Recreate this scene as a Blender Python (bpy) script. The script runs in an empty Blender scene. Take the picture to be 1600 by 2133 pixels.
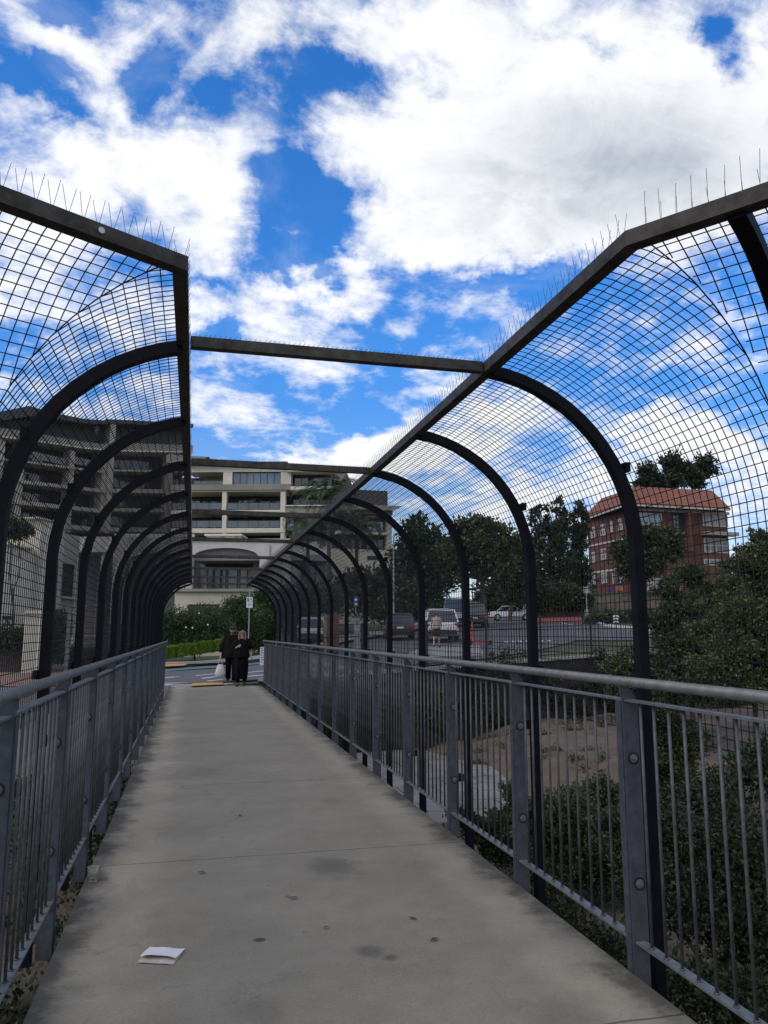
import bpy, math, random
import numpy as np
from mathutils import Vector, Matrix
R_ = math.radians
rnd = random.Random(7)
C = bpy.context.scene.collection
SC = bpy.context.scene

# ------------------------------------------------------------------ camera
FPX, CX, CY, EYE = 1600.0, 800.0, 1066.5, 1.6
PITCH = math.atan((1318 - CY) / FPX)
YAW = math.atan((CX - 402) * math.cos(PITCH) / FPX)
RT = np.array([math.cos(YAW), -math.sin(YAW), 0.0])
FW = np.array([math.sin(YAW) * math.cos(PITCH), math.cos(YAW) * math.cos(PITCH), math.sin(PITCH)])
UP = np.cross(RT, FW)
cam = bpy.data.cameras.new('camera')
cam.sensor_fit = 'VERTICAL'; cam.sensor_height = 36.0; cam.lens = 36.0 * FPX / 2133.0
cam.clip_start = 0.05; cam.clip_end = 3000
co = bpy.data.objects.new('camera', cam); C.objects.link(co)
m = Matrix.Identity(4)
for i in range(3):
    m[i][0] = RT[i]; m[i][1] = UP[i]; m[i][2] = -FW[i]
m[2][3] = EYE
co.matrix_world = m
SC.camera = co

# ------------------------------------------------------------------ world, sun, exposure
SC.view_settings.view_transform = 'Standard'; SC.view_settings.look = 'None'
SC.view_settings.gamma = 1.0; SC.view_settings.exposure = 0.0
SUN_EL, SUN_AZ = R_(44), R_(243)          # azimuth clockwise from +Y: behind the viewer, a little to the left
w = bpy.data.worlds.new('World'); SC.world = w; w.use_nodes = True
NT = w.node_tree; NT.nodes.clear()
def wn(t, **k):
    n = NT.nodes.new(t)
    for a, b in k.items(): setattr(n, a, b)
    return n
def wl(a, b): NT.links.new(a, b)
def wmath(op, a, b=None, c=None, clamp=False):
    n = wn('ShaderNodeMath', operation=op, use_clamp=clamp)
    for i, v in enumerate((a, b, c)):
        if v is None: continue
        if isinstance(v, (int, float)): n.inputs[i].default_value = v
        else: wl(v, n.inputs[i])
    return n.outputs[0]
def wdot(v, vec):
    n = wn('ShaderNodeVectorMath', operation='DOT_PRODUCT'); wl(v, n.inputs[0]); n.inputs[1].default_value = tuple(vec)
    return n.outputs['Value']
def wmaprange(v, a, b, c, d, mode='SMOOTHSTEP'):
    n = wn('ShaderNodeMapRange', interpolation_type=mode); wl(v, n.inputs[0])
    for i, x in enumerate((a, b, c, d)): n.inputs[i + 1].default_value = x
    return n.outputs[0]
sky = wn('ShaderNodeTexSky', sky_type='NISHITA', sun_disc=False)
sky.sun_elevation = SUN_EL; sky.sun_rotation = SUN_AZ; sky.altitude = 30; sky.air_density = 1.0; sky.dust_density = 0.6; sky.ozone_density = 2.5
tc = wn('ShaderNodeTexCoord'); D = tc.outputs['Generated']
sx0 = wn('ShaderNodeSeparateXYZ'); wl(D, sx0.inputs[0]); wn_z = sx0.outputs[2]
hsv = wn('ShaderNodeHueSaturation'); hsv.inputs['Saturation'].default_value = 1.35; hsv.inputs['Value'].default_value = 1.25; hsv.inputs['Hue'].default_value = 0.497
wl(sky.outputs[0], hsv.inputs['Color'])
skt = wn('ShaderNodeVectorMath', operation='MULTIPLY'); wl(hsv.outputs[0], skt.inputs[0]); skt.inputs[1].default_value = (1.25, 1.42, 1.80)
low = wmaprange(wn_z, .05, .42, .62, 1.0)
skl = wn('ShaderNodeVectorMath', operation='SCALE'); wl(skt.outputs[0], skl.inputs[0]); wl(low, skl.inputs['Scale'])
# cloud field: blobs laid out on a plane tangent to the sky in the direction the bridge looks up
dF = wmath('MAXIMUM', wdot(D, FW), 0.12)
qx = wmath('DIVIDE', wdot(D, RT), dF); qy = wmath('DIVIDE', wdot(D, UP), dF)
qv = wn('ShaderNodeCombineXYZ'); wl(qx, qv.inputs[0]); wl(qy, qv.inputs[1])
BL = [ # x, y, rx, ry, amp, angle
 (1120,200,440,330,.75,0),(1180,330,420,230,.5,10),(930,450,240,150,.6,15),(1480,230,330,270,.62,0),(790,270,170,80,.35,0),(1300,470,330,110,.3,8),
 (720,40,330,90,.42,0),(480,110,170,60,.34,40),(300,40,150,50,.16,0),
 (240,270,270,150,.40,-20),(120,350,260,110,.42,-10),(420,380,230,150,.5,-30),(430,470,190,130,.42,0),(400,540,110,60,.34,0),(60,110,110,55,.4,0),(200,100,120,50,.42,-10),(520,250,150,90,.26,0),
 (50,480,220,120,.5,0),(40,640,160,90,.42,10),(120,760,200,60,.3,20),
 (725,590,130,50,.56,5),(550,630,90,60,.52,10),(640,690,150,60,.40,5),(940,650,220,60,.33,8),(620,497,42,18,.45,0),(725,515,75,38,.5,0),(410,650,90,40,.42,-10),(690,420,70,60,.3,0),(640,445,40,16,.3,0),
 (600,760,240,40,.30,0),(430,880,220,50,.30,10),(720,930,190,70,.52,15),(800,900,120,60,.5,20),(1010,870,190,80,.55,10),(1400,895,160,75,.7,5),(1560,950,170,80,.62,0),
 (1080,1010,330,90,.5,8),(650,970,260,40,.4,5),(1400,1060,400,70,.42,0),(280,830,180,60,.34,0),(900,800,180,40,.25,0),
 (1480,690,260,40,.27,18),(1300,640,200,40,.2,25),(230,660,160,60,.3,10),
 (1470,90,70,90,-.75,15),(620,420,120,110,-.55,10),(660,520,90,60,-.4,0),(850,560,90,40,-.3,0),(330,175,70,100,-.34,20),(90,185,130,50,-.5,-25),(100,20,120,50,-.35,0),(460,250,60,90,-.3,20),(20,20,60,60,.3,0),(730,150,130,60,-.3,0),(500,470,60,60,-.2,0),(560,540,110,50,-.3,0),(1100,580,260,50,-.3,8),(520,840,60,40,-.2,0),(460,720,70,40,-.2,0)]
acc = None
# a little domain warp so that blob outlines never read as ellipses
wz = wn('ShaderNodeTexNoise'); wz.inputs['Scale'].default_value = 5.5; wz.inputs['Detail'].default_value = 6; wz.inputs['Roughness'].default_value = .6
wl(D, wz.inputs['Vector'])
ws = wn('ShaderNodeVectorMath', operation='SUBTRACT'); wl(wz.outputs['Color'], ws.inputs[0]); ws.inputs[1].default_value = (.5, .5, .5)
ws2 = wn('ShaderNodeVectorMath', operation='SCALE'); wl(ws.outputs[0], ws2.inputs[0]); ws2.inputs['Scale'].default_value = .23
qa = wn('ShaderNodeVectorMath', operation='ADD'); wl(qv.outputs[0], qa.inputs[0]); wl(ws2.outputs[0], qa.inputs[1])
qf = wn('ShaderNodeVectorMath', operation='MULTIPLY'); wl(qa.outputs[0], qf.inputs[0]); qf.inputs[1].default_value = (1, 1, 0)
for (bx, by, rx, ry, amp, ang) in BL:
    mp = wn('ShaderNodeMapping', vector_type='TEXTURE'); wl(qf.outputs[0], mp.inputs['Vector'])
    mp.inputs['Location'].default_value = ((bx - CX) / FPX, (CY - by) / FPX, 0)
    mp.inputs['Rotation'].default_value = (0, 0, R_(ang))
    mp.inputs['Scale'].default_value = (rx / FPX, ry / FPX, 1)
    ln = wn('ShaderNodeVectorMath', operation='LENGTH'); wl(mp.outputs[0], ln.inputs[0])
    g = wmaprange(ln.outputs['Value'], 0.25, 1.25, amp, 0)
    acc = g if acc is None else wmath('ADD', acc, g)
# generic cover for the rest of the dome
back = wmaprange(wdot(D, FW), .55, .15, 0, .42)
acc = wmath('ADD', acc, back)
acc = wmath('MINIMUM', acc, .95)
sx = wn('ShaderNodeSeparateXYZ'); wl(D, sx.inputs[0])
zz = wmath('ADD', wmath('MAXIMUM', sx.outputs[2], 0.0), .28)
px_ = wmath('DIVIDE', sx.outputs[0], zz); py_ = wmath('DIVIDE', sx.outputs[1], zz)
pv = wn('ShaderNodeCombineXYZ'); wl(px_, pv.inputs[0]); wl(py_, pv.inputs[1])
n1 = wn('ShaderNodeTexNoise'); n1.inputs['Scale'].default_value = 4.6; n1.inputs['Detail'].default_value = 12; n1.inputs['Roughness'].default_value = .62; n1.inputs['Distortion'].default_value = .5
wl(pv.outputs[0], n1.inputs['Vector'])
n2 = wn('ShaderNodeTexNoise'); n2.inputs['Scale'].default_value = 16; n2.inputs['Detail'].default_value = 9; n2.inputs['Roughness'].default_value = .6
wl(pv.outputs[0], n2.inputs['Vector'])
# second, stretched and swirled noise draws the wisps
wm = wn('ShaderNodeMapping'); wl(pv.outputs[0], wm.inputs[0]); wm.inputs['Rotation'].default_value = (0, 0, R_(35)); wm.inputs['Scale'].default_value = (3.2, 5.0, 1)
n4 = wn('ShaderNodeTexNoise'); n4.inputs['Scale'].default_value = 1.5; n4.inputs['Detail'].default_value = 12; n4.inputs['Roughness'].default_value = .68; n4.inputs['Distortion'].default_value = 1.6
wl(wm.outputs[0], n4.inputs['Vector'])
nz = wmath('ADD', wmath('MULTIPLY', wmath('SUBTRACT', n1.outputs[0], .5), 1.5), wmath('MULTIPLY', wmath('SUBTRACT', n2.outputs[0], .5), 1.1))
nz = wmath('ADD', nz, wmath('MULTIPLY', wmath('SUBTRACT', n4.outputs[0], .5), .95))
dens = wmath('ADD', acc, nz)
mask = wmath('POWER', wmaprange(dens, -.06, .74, 0, 1), .85)
# thin veil
veil = wmath('MULTIPLY', wmaprange(n1.outputs[0], .45, .75, 0, 1), .22)
mask = wmath('MAXIMUM', mask, veil)
hz = wmaprange(sx.outputs[2], .02, .30, .42, 0)
mask = wmath('MAXIMUM', mask, hz)
# cloud shade: thick middles a bit grey, edges bright
n3 = wn('ShaderNodeTexNoise'); n3.inputs['Scale'].default_value = 3.2; n3.inputs['Detail'].default_value = 7; n3.inputs['Roughness'].default_value = .55
wl(pv.outputs[0], n3.inputs['Vector'])
def wblob(bx, by, rx, ry, amp):
    mp = wn('ShaderNodeMapping', vector_type='TEXTURE'); wl(qf.outputs[0], mp.inputs['Vector'])
    mp.inputs['Location'].default_value = ((bx - CX) / FPX, (CY - by) / FPX, 0); mp.inputs['Scale'].default_value = (rx / FPX, ry / FPX, 1)
    ln = wn('ShaderNodeVectorMath', operation='LENGTH'); wl(mp.outputs[0], ln.inputs[0])
    return wmaprange(ln.outputs['Value'], 0.0, 1.0, amp, 0)
grey = wmath('ADD', wblob(1330, 340, 520, 280, .60), wblob(560, 90, 300, 160, .12))
grey = wmath('MULTIPLY', grey, wmaprange(n3.outputs[0], .3, .65, .6, 1.15))
tex = wmath('ADD', wmaprange(n4.outputs[0], .38, .62, .17, 0), wmaprange(n2.outputs[0], .36, .60, .10, 0))
tex = wmath('MULTIPLY', tex, wmaprange(n3.outputs[0], .35, .7, .45, 1.2))
shade = wmath('SUBTRACT', 1.0, wmath('ADD', grey, tex), clamp=True)
cc = wn('ShaderNodeMix', data_type='RGBA'); wl(shade, cc.inputs[0])
cc.inputs[6].default_value = (3.9, 4.5, 5.5, 1); cc.inputs[7].default_value = (10.6, 10.7, 10.9, 1)
mx = wn('ShaderNodeMix', data_type='RGBA'); wl(mask, mx.inputs[0]); wl(skl.outputs[0], mx.inputs[6]); wl(cc.outputs[2], mx.inputs[7])
bg = wn('ShaderNodeBackground'); bg.inputs[1].default_value = .1; wl(mx.outputs[2], bg.inputs[0])
wo = wn('ShaderNodeOutputWorld'); wl(bg.outputs[0], wo.inputs[0])
w.cycles.sampling_method = 'MANUAL'; w.cycles.sample_map_resolution = 512

sl = bpy.data.lights.new('sun', 'SUN'); sl.energy = 1.4; sl.angle = R_(32); sl.color = (1, .87, .72)
so = bpy.data.objects.new('sun', sl); C.objects.link(so)
sd = Vector((math.sin(SUN_AZ) * math.cos(SUN_EL), math.cos(SUN_AZ) * math.cos(SUN_EL), math.sin(SUN_EL)))
so.rotation_euler = sd.to_track_quat('Z', 'Y').to_euler(); so.location = (0, 0, 60)

# ------------------------------------------------------------------ survey helpers (photo pixel + distance -> place)
def ray(px, py):
    v = FW + RT * (px - CX) / FPX - UP * (py - CY) / FPX
    return v / v[1]
def at(px, py, Y):
    v = ray(px, py) * Y
    return Vector((v[0], v[1], v[2] + EYE))

# ------------------------------------------------------------------ materials
MATS = {}
def mat(name, col, rough=.7, metal=0, var=.12, vscale=6, bump=0, bscale=40, spec=.5, alpha=None, col2=None, island=0, trans=0):
    if name in MATS: return MATS[name]
    m_ = bpy.data.materials.new(name); m_.use_nodes = True; t = m_.node_tree
    b = t.nodes['Principled BSDF']; b.inputs['Roughness'].default_value = rough; b.inputs['Metallic'].default_value = metal
    b.inputs['Specular IOR Level'].default_value = spec
    c2 = col2 or tuple(c * (1 - var * 2) for c in col); c1 = col if col2 else tuple(min(1, c * (1 + var)) for c in col)
    tcn = t.nodes.new('ShaderNodeTexCoord')
    n = t.nodes.new('ShaderNodeTexNoise'); n.inputs['Scale'].default_value = vscale; n.inputs['Detail'].default_value = 7; n.inputs['Roughness'].default_value = .62
    t.links.new(tcn.outputs['Object'], n.inputs['Vector'])
    mr = t.nodes.new('ShaderNodeMapRange'); mr.inputs[1].default_value = .3; mr.inputs[2].default_value = .7
    t.links.new(n.outputs[0], mr.inputs[0])
    mixn = t.nodes.new('ShaderNodeMix'); mixn.data_type = 'RGBA'
    mixn.inputs[6].default_value = (*c2, 1); mixn.inputs[7].default_value = (*c1, 1)
    if island:
        g = t.nodes.new('ShaderNodeNewGeometry')
        ad = t.nodes.new('ShaderNodeMath'); ad.operation = 'MULTIPLY_ADD'
        t.links.new(g.outputs['Random Per Island'], ad.inputs[0]); ad.inputs[1].default_value = island
        ml = t.nodes.new('ShaderNodeMath'); ml.operation = 'MULTIPLY'; ml.inputs[1].default_value = 1 - island
        t.links.new(mr.outputs[0], ml.inputs[0]); t.links.new(ml.outputs[0], ad.inputs[2])
        t.links.new(ad.outputs[0], mixn.inputs[0])
    else: t.links.new(mr.outputs[0], mixn.inputs[0])
    t.links.new(mixn.outputs[2], b.inputs['Base Color'])
    if bump:
        bn = t.nodes.new('ShaderNodeTexNoise'); bn.inputs['Scale'].default_value = bscale; bn.inputs['Detail'].default_value = 5
        t.links.new(tcn.outputs['Object'], bn.inputs['Vector'])
        bu = t.nodes.new('ShaderNodeBump'); bu.inputs['Strength'].default_value = bump; bu.inputs['Distance'].default_value = .02
        t.links.new(bn.outputs[0], bu.inputs['Height']); t.links.new(bu.outputs[0], b.inputs['Normal'])
    if trans:
        tr = t.nodes.new('ShaderNodeBsdfTranslucent'); ms = t.nodes.new('ShaderNodeMixShader'); ms.inputs[0].default_value = trans
        t.links.new(mixn.outputs[2], tr.inputs[0]); t.links.new(b.outputs[0], ms.inputs[1]); t.links.new(tr.outputs[0], ms.inputs[2])
        t.links.new(ms.outputs[0], t.nodes['Material Output'].inputs[0])
    if alpha is not None: b.inputs['Alpha'].default_value = alpha
    MATS[name] = m_
    return m_

# ------------------------------------------------------------------ mesh collector
class MB:
    def __init__(s): s.v = []; s.f = []; s.mi = []; s.cur = 0
    def quadv(s, pts):
        k = len(s.v); s.v += [tuple(p) for p in pts]; s.f.append(tuple(range(k, k + len(pts)))); s.mi.append(s.cur)
    def hexa(s, p):      # 8 points: bottom 0-3, top 4-7
        k = len(s.v); s.v += [tuple(q) for q in p]
        for f in ((3, 2, 1, 0), (4, 5, 6, 7), (0, 1, 5, 4), (1, 2, 6, 5), (2, 3, 7, 6), (3, 0, 4, 7)):
            s.f.append(tuple(k + i for i in f)); s.mi.append(s.cur)
    def box(s, x0, y0, z0, x1, y1, z1):
        s.hexa([(x0, y0, z0), (x1, y0, z0), (x1, y1, z0), (x0, y1, z0), (x0, y0, z1), (x1, y0, z1), (x1, y1, z1), (x0, y1, z1)])
    def bar(s, a, b, wd, ht, up=(0, 0, 1)):
        a = Vector(a); b = Vector(b); d = (b - a).normalized(); u = Vector(up)
        if abs(d.dot(u)) > .98: u = Vector((1, 0, 0))
        x = d.cross(u).normalized() * wd / 2; y = x.cross(d).normalized() * ht / 2
        s.hexa([a - x - y, a + x - y, b + x - y, b - x - y, a - x + y, a + x + y, b + x + y, b - x + y])
    def tube(s, pts, r, n=8, cap=True):
        P = [Vector(p) for p in pts]; rs = r if isinstance(r, (list, tuple)) else [r] * len(P)
        k0 = len(s.v); ref = None
        for i, p in enumerate(P):
            d = (P[min(i + 1, len(P) - 1)] - P[max(i - 1, 0)]).normalized()
            if ref is None: ref = Vector((0, 0, 1)) if abs(d.z) < .9 else Vector((1, 0, 0))
            a = d.cross(ref).normalized(); b = a.cross(d).normalized(); ref = b
            for j in range(n):
                t = 2 * math.pi * j / n; s.v.append(tuple(p + (a * math.cos(t) + b * math.sin(t)) * rs[i]))
        for i in range(len(P) - 1):
            for j in range(n):
                a_, b_ = k0 + i * n + j, k0 + i * n + (j + 1) % n
                s.f.append((a_, b_, b_ + n, a_ + n)); s.mi.append(s.cur)
        if cap:
            s.f.append(tuple(k0 + j for j in reversed(range(n)))); s.mi.append(s.cur)
            s.f.append(tuple(k0 + (len(P) - 1) * n + j for j in range(n))); s.mi.append(s.cur)
    def rings(s, rings, cap=True):   # list of equal-length point loops
        n = len(rings[0]); k0 = len(s.v)
        for r in rings: s.v += [tuple(p) for p in r]
        for i in range(len(rings) - 1):
            for j in range(n):
                a_, b_ = k0 + i * n + j, k0 + i * n + (j + 1) % n
                s.f.append((a_, b_, b_ + n, a_ + n)); s.mi.append(s.cur)
        if cap:
            s.f.append(tuple(k0 + j for j in reversed(range(n)))); s.mi.append(s.cur)
            s.f.append(tuple(k0 + (len(rings) - 1) * n + j for j in range(n))); s.mi.append(s.cur)
    def ell(s, c, rx, ry, rz, n=10, k=7):
        rr = []
        for i in range(k + 1):
            a = math.pi * (i + .02) / (k + .04) - math.pi / 2
            rr.append([(c[0] + rx * math.cos(a) * math.cos(2 * math.pi * j / n), c[1] + ry * math.cos(a) * math.sin(2 * math.pi * j / n), c[2] + rz * math.sin(a)) for j in range(n)])
        s.rings(rr)
    def build(s, name, ms, parent=None, smooth=False):
        me = bpy.data.meshes.new(name); me.from_pydata(s.v, [], s.f)
        for m_ in (ms if isinstance(ms, (list, tuple)) else [ms]): me.materials.append(m_)
        if any(s.mi): me.polygons.foreach_set('material_index', s.mi)
        if smooth: me.polygons.foreach_set('use_smooth', [True] * len(me.polygons))
        me.update()
        o = bpy.data.objects.new(name, me); C.objects.link(o)
        if parent: o.parent = parent
        return o
def fastmesh(name, V, nper, ms, parent=None, ncol=None):   # V: (nf*nper,3) independent polygons
    nf = len(V) // nper
    me = bpy.data.meshes.new(name); me.vertices.add(len(V)); me.vertices.foreach_set('co', np.asarray(V, dtype=np.float32).ravel())
    me.loops.add(len(V)); me.loops.foreach_set('vertex_index', np.arange(len(V), dtype=np.int32))
    me.polygons.add(nf); me.polygons.foreach_set('loop_start', np.arange(0, len(V), nper, dtype=np.int32))
    me.materials.append(ms); me.update(calc_edges=True)
    o = bpy.data.objects.new(name, me); C.objects.link(o)
    if parent: o.parent = parent
    return o
def tag(o, label=None, cat=None, group=None, kind=None):
    if label: o['label'] = label
    if cat: o['category'] = cat
    if group: o['group'] = group
    if kind: o['kind'] = kind
    return o
def empty(name, label, cat, loc=(0, 0, 0), rz=0, group=None):
    o = bpy.data.objects.new(name, None); C.objects.link(o); o.location = loc; o.rotation_euler = (0, 0, rz); o.empty_display_size = .2
    return tag(o, label, cat, group)
def copy_tree(o, parent=None):
    c = o.copy(); C.objects.link(c); c.parent = parent
    for ch in o.children: copy_tree(ch, c)
    return c
def struct(o): o['kind'] = 'structure'; return o

# ------------------------------------------------------------------ terrain
def sm(a, b, x):
    t = min(1, max(0, (x - a) / (b - a))); return t * t * (3 - 2 * t)
def edge_y(x):                     # line where the far bank starts
    return 24.3 if x < 3 else 24.3 + .25 * (x - 3)
def upper(x, y):                   # street level
    z = .035 * max(0, x) + .036 * max(0, y - 25) * sm(2, 10, x)
    z = min(z, 4.5)
    # raised terrace under the brick house
    if x > 36: z += 2.6 * sm(66, 80, y - (x - 50) * .05) * sm(36, 46, x)
    return z - .004
def gully(x, y):
    z = -2.4 - (2.0 if x > 0 else 1.4) * sm(15, 4, y) - .4 * sm(6, 0, y)
    if x > 8: z += .9 * sm(8, 15, x) * sm(14, 24, y)
    z += .12 * math.sin(x * 1.7 + y * .8) * math.sin(y * 1.3) * (1 if (y < 17 or x > 8) else .1)
    return z
def ground_z(x, y):
    if y > edge_y(x) or y < -5 : return upper(x, max(y, 25)) if y > 0 else -.01
    return gully(x, y)

ASPH = mat('asphalt', (.098, .098, .100), .9, var=.18, vscale=2.5, bump=.35, bscale=90)
CONC = mat('pavement_concrete', (.24, .23, .215), .9, var=.12, vscale=2, bump=.15, bscale=60)
def grid_obj(name, xs, ys, zf, m_):
    V = [(x, y, zf(x, y)) for y in ys for x in xs]; n = len(xs)
    F = [(j * n + i, j * n + i + 1, (j + 1) * n + i + 1, (j + 1) * n + i) for j in range(len(ys) - 1) for i in range(n - 1)]
    me = bpy.data.meshes.new(name); me.from_pydata(V, [], F); me.materials.append(m_); me.polygons.foreach_set('use_smooth', [True] * len(F)); me.update()
    o = bpy.data.objects.new(name, me); C.objects.link(o); return struct(o)
gm = bpy.data.materials.new('earth_and_grass'); gm.use_nodes = True
def ground_nodes():
    t = gm.node_tree; b = t.nodes['Principled BSDF']; b.inputs['Roughness'].default_value = .95
    g = t.nodes.new('ShaderNodeTexCoord'); n = t.nodes.new('ShaderNodeTexNoise'); n.inputs['Scale'].default_value = .6; n.inputs['Detail'].default_value = 9; n.inputs['Roughness'].default_value = .7
    t.links.new(g.outputs['Object'], n.inputs['Vector'])
    s = t.nodes.new('ShaderNodeSeparateXYZ'); t.links.new(g.outputs['Object'], s.inputs[0])
    r1 = t.nodes.new('ShaderNodeValToRGB'); e = r1.color_ramp.elements
    e[0].position = .35; e[0].color = (.03, .024, .018, 1); e[1].position = .62; e[1].color = (.11, .08, .055, 1)
    t.links.new(n.outputs[0], r1.inputs[0])
    r2 = t.nodes.new('ShaderNodeValToRGB'); e = r2.color_ramp.elements
    e[0].position = .35; e[0].color = (.035, .042, .018, 1); e[1].position = .7; e[1].color = (.085, .095, .04, 1)
    t.links.new(n.outputs[0], r2.inputs[0])
    mr = t.nodes.new('ShaderNodeMapRange'); mr.inputs[1].default_value = -1.2; mr.inputs[2].default_value = -.2; t.links.new(s.outputs[2], mr.inputs[0])
    mx_ = t.nodes.new('ShaderNodeMix'); mx_.data_type = 'RGBA'; t.links.new(mr.outputs[0], mx_.inputs[0]); t.links.new(r1.outputs[0], mx_.inputs[6]); t.links.new(r2.outputs[0], mx_.inputs[7])
    t.links.new(mx_.outputs[2], b.inputs['Base Color'])
    n2_ = t.nodes.new('ShaderNodeTexNoise'); n2_.inputs['Scale'].default_value = 14; n2_.inputs['Detail'].default_value = 8; t.links.new(g.outputs['Object'], n2_.inputs['Vector'])
    bu = t.nodes.new('ShaderNodeBump'); bu.inputs['Strength'].default_value = .8; bu.inputs['Distance'].default_value = .08; t.links.new(n2_.outputs[0], bu.inputs['Height']); t.links.new(bu.outputs[0], b.inputs['Normal'])
ground_nodes()
def gsheet(x, y):
    if y < -6: return -.6
    if y > edge_y(x) + .12: return upper(x, y) - .02
    return gully(x, y)
xs = [-900, -300, -120, -60, -40] + [-30 + i * .75 for i in range(120)] + [62, 66, 72, 80, 100, 140, 300, 900]
ys = [-300, -60, -12, -7, -5] + [-4 + i * .7 for i in range(40)]
# rows that follow the bank edge, so that the wall face stays crisp
V = []; F = []; rows = []
for y in ys: rows.append(lambda x, y=y: y if y < 18 else 18 + (y - 18) * (edge_y(min(x, 60)) + .10 - 18) / (24.4 - 18))
rows = [lambda x, y=y: y for y in ys if y < 18]
for k in range(10): rows.append(lambda x, k=k: 18 + (edge_y(min(x, 60)) + .10 - 18) * k / 9)
rows.append(lambda x: edge_y(min(x, 60)) + .14)
for k in range(1, 60): rows.append(lambda x, k=k: edge_y(min(x, 60)) + .14 + k * 1.2)
for d in (80, 100, 140, 200, 400, 1200): rows.append(lambda x, d=d: edge_y(min(x, 60)) + d)
for r in rows:
    for x in xs:
        y = r(x); V.append((x, y, gsheet(min(max(x, -200), 90), y)))
n = len(xs)
for j in range(len(rows) - 1):
    for i in range(n - 1): F.append((j * n + i, j * n + i + 1, (j + 1) * n + i + 1, (j + 1) * n + i))
me = bpy.data.meshes.new('ground'); me.from_pydata(V, [], F); me.materials.append(gm); me.polygons.foreach_set('use_smooth', [True] * len(F)); me.update()
go = bpy.data.objects.new('ground', me); C.objects.link(go); struct(go)

# ribbons laid on the street level
def ribbon(name, cl, half, m_, lift, parent=None, sub=6, off=0, kind=True):
    P = []
    for i in range(len(cl) - 1):
        for k in range(sub):
            t = k / sub; a = cl[max(i - 1, 0)]; b = cl[i]; c = cl[i + 1]; d = cl[min(i + 2, len(cl) - 1)]
            f = lambda p0, p1, p2, p3: .5 * ((2 * p1) + (-p0 + p2) * t + (2 * p0 - 5 * p1 + 4 * p2 - p3) * t * t + (-p0 + 3 * p1 - 3 * p2 + p3) * t ** 3)
            P.append((f(a[0], b[0], c[0], d[0]), f(a[1], b[1], c[1], d[1])))
    P.append(cl[-1]); V = []; F = []
    cols = max(2, int(half / 1.0) * 2 + 1) if half > .5 else 2
    for i, (x, y) in enumerate(P):
        x0, y0 = P[max(i - 1, 0)]; x1, y1 = P[min(i + 1, len(P) - 1)]; L = math.hypot(x1 - x0, y1 - y0); nx, ny = -(y1 - y0) / L, (x1 - x0) / L
        for c in range(cols):
            q = off + half * (2 * c / (cols - 1) - 1); X, Y = x + nx * q, y + ny * q
            V.append((X, Y, upper(X, max(Y, 25)) + lift))
    for i in range(len(P) - 1):
        for c in range(cols - 1):
            k = i * cols + c; F.append((k + cols, k + cols + 1, k + 1, k))
    me = bpy.data.meshes.new(name); me.from_pydata(V, [], F); me.materials.append(m_); me.update()
    o = bpy.data.objects.new(name, me); C.objects.link(o)
    if kind: struct(o)
    return o
ROAD = [(-70, 29.5), (-30, 30.2), (-10, 31), (0, 31.5), (7, 34), (14, 40.5), (21, 51), (30, 66), (40, 84), (52, 110)]
ribbon('road', ROAD, 6.2, ASPH, .03)
ribbon('pavement', [(-70, 37.6), (-30, 38.4), (-10, 39.2), (-1, 40), (3, 42.3), (8, 47), (14, 56), (22, 71)], 1.7, CONC, .13)
# apron between the bridge end and the road
apr = MB(); apr.quadv([(-3.2, 23.9, -.001), (4.2, 24.7, -.001), (4.2, 26.2, .042), (-3.2, 25.6, .042)]); apr.quadv([(-3.2, 23.9, -.001), (-3.2, 23.9, -3), (4.2, 24.7, -3), (4.2, 24.7, -.001)]); struct(apr.build('path', CONC))
PAINT = mat('road_paint', (.42, .42, .41), .6, var=.15, vscale=8)
def flatquad(name, pts, m_, lift, label=None):
    mb = MB(); mb.quadv([(x, y, upper(x, max(y, 25)) + lift) for x, y in pts]); o = mb.build(name, m_); return struct(o)
def gp(px, py, z=.03):            # photo pixel on the street
    v = ray(px, py); k = (z - EYE) / v[2]; return (v[0] * k, k)
def marking(pts, m_, lift=.036, z=.03, name='road_marking'):
    return flatquad(name, [gp(x, y, z) for x, y in pts], m_, lift)
ORNG = mat('worn_orange_paint', (.52, .27, .08), .8, var=.2, vscale=10)
TEAL = mat('teal_line_paint', (.07, .22, .20), .7)
REDP = mat('red_brick_paving', (.20, .06, .045), .85, var=.2, vscale=5)
marking([(340, 1398.5), (560, 1389), (560, 1387.3), (340, 1396.5)], TEAL)
marking([(340, 1413), (392, 1409), (392, 1407.6), (340, 1411.3)], PAINT)
marking([(408, 1408.6), (470, 1404.5), (470, 1403.3), (408, 1407)], PAINT)
marking([(505, 1406.4), (560, 1403), (560, 1401.5), (505, 1405)], PAINT)
marking([(372, 1420.2), (392, 1419), (392, 1417.4), (372, 1418.6)], PAINT)
marking([(408, 1415.8), (458, 1411.5), (458, 1409.6), (408, 1413.8)], PAINT)
marking([(500, 1414.6), (560, 1411.4), (560, 1409.8), (500, 1413)], PAINT)
marking([(340, 1428), (360, 1427.2), (360, 1425.2), (340, 1425.8)], PAINT)
marking([(400, 1423), (464, 1418.2), (464, 1416.8), (400, 1421.2)], PAINT)
mb = MB(); mb.quadv([(x, y, .047) for x, y in [gp(px, py, .047) for px, py in ((396, 1428.8), (466, 1425.4), (463, 1420.5), (400, 1423.4))]]); struct(mb.build('road_marking', ORNG))
marking([(340, 1388.5), (384, 1386.2), (402, 1378.5), (340, 1381)], ORNG, lift=.139, z=.13, name='road_marking')
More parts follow.
